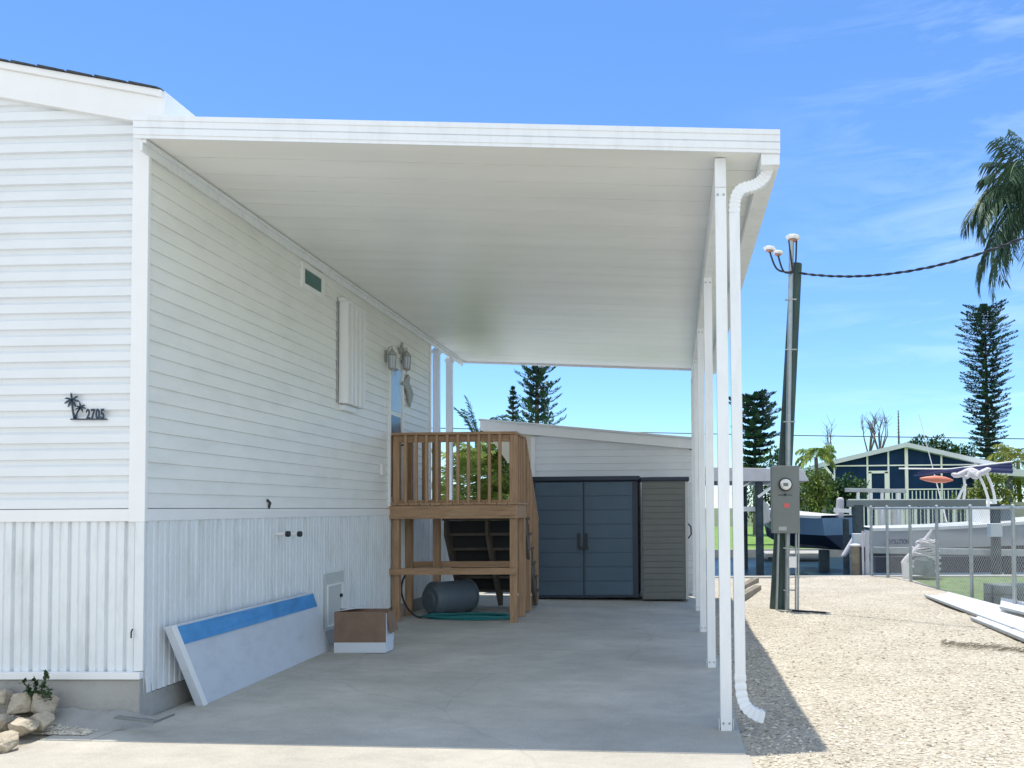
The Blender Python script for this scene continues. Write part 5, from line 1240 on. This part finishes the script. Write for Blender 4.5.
palm((pcr.x, 46, -.33), pcr, [(R(a), R(e), 1.9, 2.0) for a, e in ((0, 50), (30, 30), (180, 50), (160, 25), (270, 60), (200, 0), (90, 70), (300, 25), (190, 75), (250, 10))], .7, .05, 24, m_shruby, 'yellow green palm above the shelter at the right edge', seed=42, trunk=.12, hang=.5)
shrub(at(975, 510, 40), [blob(972, 496, 40, .8, .6), blob(985, 490, 40, .8, .9), blob(997, 485, 40, .7, .9), blob(1015, 490, 44, .9, 1.2), blob(958, 503, 40, .6, .5), blob(1003, 498, 40, .8, .7)], 1000, .15, m_shruby, 'yellow green shrubs between the far house and the shelter', seed=34)
for px, py, rr_, sd_, lab in ((912, 444, 1.1, 51, 'round green treetop left behind the far house ridge'), (931, 443, 1.4, 52, 'larger round green treetop in the middle behind the far house roof'), (955, 450, 1.5, 53, 'low green treetop behind the far house right slope')):
    p = at(px, py, 66); shrub((p.x, 66, -.36), [(p.x, 66, p.z-.4, rr_, rr_, rr_*.8), (p.x+.8, 66, p.z-1.2, rr_, rr_, rr_)], 700, .26, m_shrub, lab, 'treetops behind the far house', seed=sd_, name='tree', cat='tree')
norfolk(899, 452, 411, 62, 3.2, 'very thin dark conifer spire behind the far house roof', 25, whorls=14, br_n=5, leafn=10, group='tall pines')
def bare(px, ybase, ytop, Y, spread, label, seed, nb=9):
    rg = random.Random(seed); b = at(px, ybase, Y); t = thing('bare_tree', (b.x, Y, -.36), label, 'tree', 'bare trees behind the far house')
    MB().tube([(b.x, Y, -.36), (b.x, Y, b.z)], [.16, .1], 7).build('trunk', m_bark, t); mb = MB()
    for k in range(nb):
        tp = at(px+rg.uniform(-spread, spread), ytop+rg.uniform(0, 16), Y); m1 = Vector((b.x, Y, b.z)).lerp(tp, .5)+Vector((rg.uniform(-.3, .3), rg.uniform(-.5, .5), 0))
        mb.tube([(b.x, Y, b.z-.4), m1, tp], [.06, .04, .012], 5)
        for j in range(6):
            s = rg.uniform(.4, .95); q = m1.lerp(tp, s); mb.tube([q, q+Vector((rg.uniform(-.5, .5), rg.uniform(-.4, .4), rg.uniform(.2, .9)))], [.018, .006], 4)
    mb.build('twig_spray', m_bark, t)
bare(869, 452, 416, 60, 8, 'leafless tree left behind the far house roof', 61)
bare(880, 450, 416, 60, 7, 'leafless tree right behind the far house roof', 62, 8)
bare(829, 470, 424, 60, 4, 'leafless twig tree behind the arching palm', 63, 5)

# ------------------------------------------------------------------ foreground planter rocks, weed, strip
bed = sheet(-9, -3.99, 4.2, 5.5, 30, 12, lambda x, y: gz(x)-.012+.012*math.sin(x*9+y*7)+.15*max(0, min(1, (-4.02-x)*1.7))*max(0, min(1, (y-4.75)*1.8)))
struct('planting_bed', bed, m_dirt, smooth=True)
tag(stones(1100, -4.4, -3.76, 5.13, 5.32, .004, .016, 8, lambda x, y: max(gz(x), gz(x)-.012+.012*math.sin(x*9+y*7)+.15*max(0, min(1, (-4.02-x)*1.7))*max(0, min(1, (y-4.75)*1.8)))+.004).build('bed_gravel', m_peb), kind='stuff')
import bmesh
def rock(px, py, Y, sx, sy, sz, seed, label):
    rg = random.Random(seed); bm = bmesh.new(); bmesh.ops.create_icosphere(bm, subdivisions=5, radius=1)
    planes = [(rvec(rg), rg.uniform(.50, .86)) for _ in range(22)]
    for v in bm.verts:
        n_ = v.co.normalized(); d = 1.05
        for p_, h_ in planes:
            c_ = n_.dot(p_)
            if c_ > .05: d = min(d, h_/c_)
        k = d+.05*noise.noise(n_*4+Vector((0, seed, 0)))+.035*noise.noise(n_*11+Vector((0, seed, 2)))+.018*noise.noise(n_*26)
        v.co = Vector((n_.x*k*sx, n_.y*k*sy, n_.z*k*sz*.95))*1.2
    me = bpy.data.meshes.new('rock'); bm.to_mesh(me); bm.free(); me.materials.append(m_rock)
    o = bpy.data.objects.new('rock', me); COL.objects.link(o); p = onz(px, py, Y); o.location = p; o.rotation_euler = (0, 0, rg.uniform(-.4, .4))
    me.polygons.foreach_set('use_smooth', [True]*len(me.polygons))
    tag(o, label, 'rock', 'border rocks')
rock(47, 706, .13, .11, .08, .10, 1, 'blocky grey rock at the right end of the border, in shade')
rock(24, 705, .14, .10, .09, .09, 2, 'shaded rock second from the right end of the border')
rock(2, 700, .15, .12, .09, .09, 3, 'shaded rock at the left frame edge of the upper row')
rock(22, 727, .075, .095, .09, .075, 4, 'sunlit cream rock in the middle of the lower row')
rock(1, 723, .085, .075, .09, .065, 5, 'sunlit cream rock cut by the left frame edge')
rock(6, 742, .055, .085, .08, .06, 6, 'lowest sunlit cream rock, nearest the camera')
rock(42, 722, .08, .07, .075, .075, 8, 'cream rock half in sunlight at the edge of the shadow')
wd = thing('weed', at(36, 700, 5.35), 'small dark leafy weed growing against the concrete footing', 'weed')
rg = random.Random(3); b = at(38, 702, 5.35); lf_, st_ = MB(), MB()
for (px, py) in ((22, 681), (30, 690), (34, 676), (44, 683), (50, 690), (48, 672), (40, 694), (28, 697), (52, 697)):
    e_ = at(px, py, 5.33+rg.uniform(-.04, .04)); st_.tube([b, b.lerp(e_, .5)+Vector((0, 0, .015)), e_], .003, 4)
    for k in range(26):
        s = rg.uniform(.15, 1); q = b.lerp(e_, s); leafq(lf_, q, rvec(rg)*rg.uniform(.025, .05), .014)
lf_.build('leaves', m_weed, wd); st_.build('stem', m_weed, wd)
a_, b_, c_ = at(116, 717, 5.26), at(156, 721.5, 5.19), at(174, 714.5, 5.38)
pl_ = MB().bar(a_, b_, .04, .016).bar(b_, c_, .016, .012)
tag(pl_.build('metal_strip', m_meter, origin=a_, bevel=.003), 'bent grey metal strip lying at the foot of the footing corner', 'metal strip')
# debris line on the gravel
tw = MB(); rg = random.Random(5)
for k in range(240):
    t = rg.random(); p = onz(940+85*t, 643+8*t+rg.gauss(0, 1.3), -.055); a = rg.uniform(-.5, .5)
    tw.bar(p, p+Vector((math.cos(a)*.05, math.sin(a)*.05, .012)), .004, .004)
tag(tw.build('leaf_litter', m_pilingb), kind='stuff')
for o in bpy.data.objects:
    if '_o' in o: del o['_o']
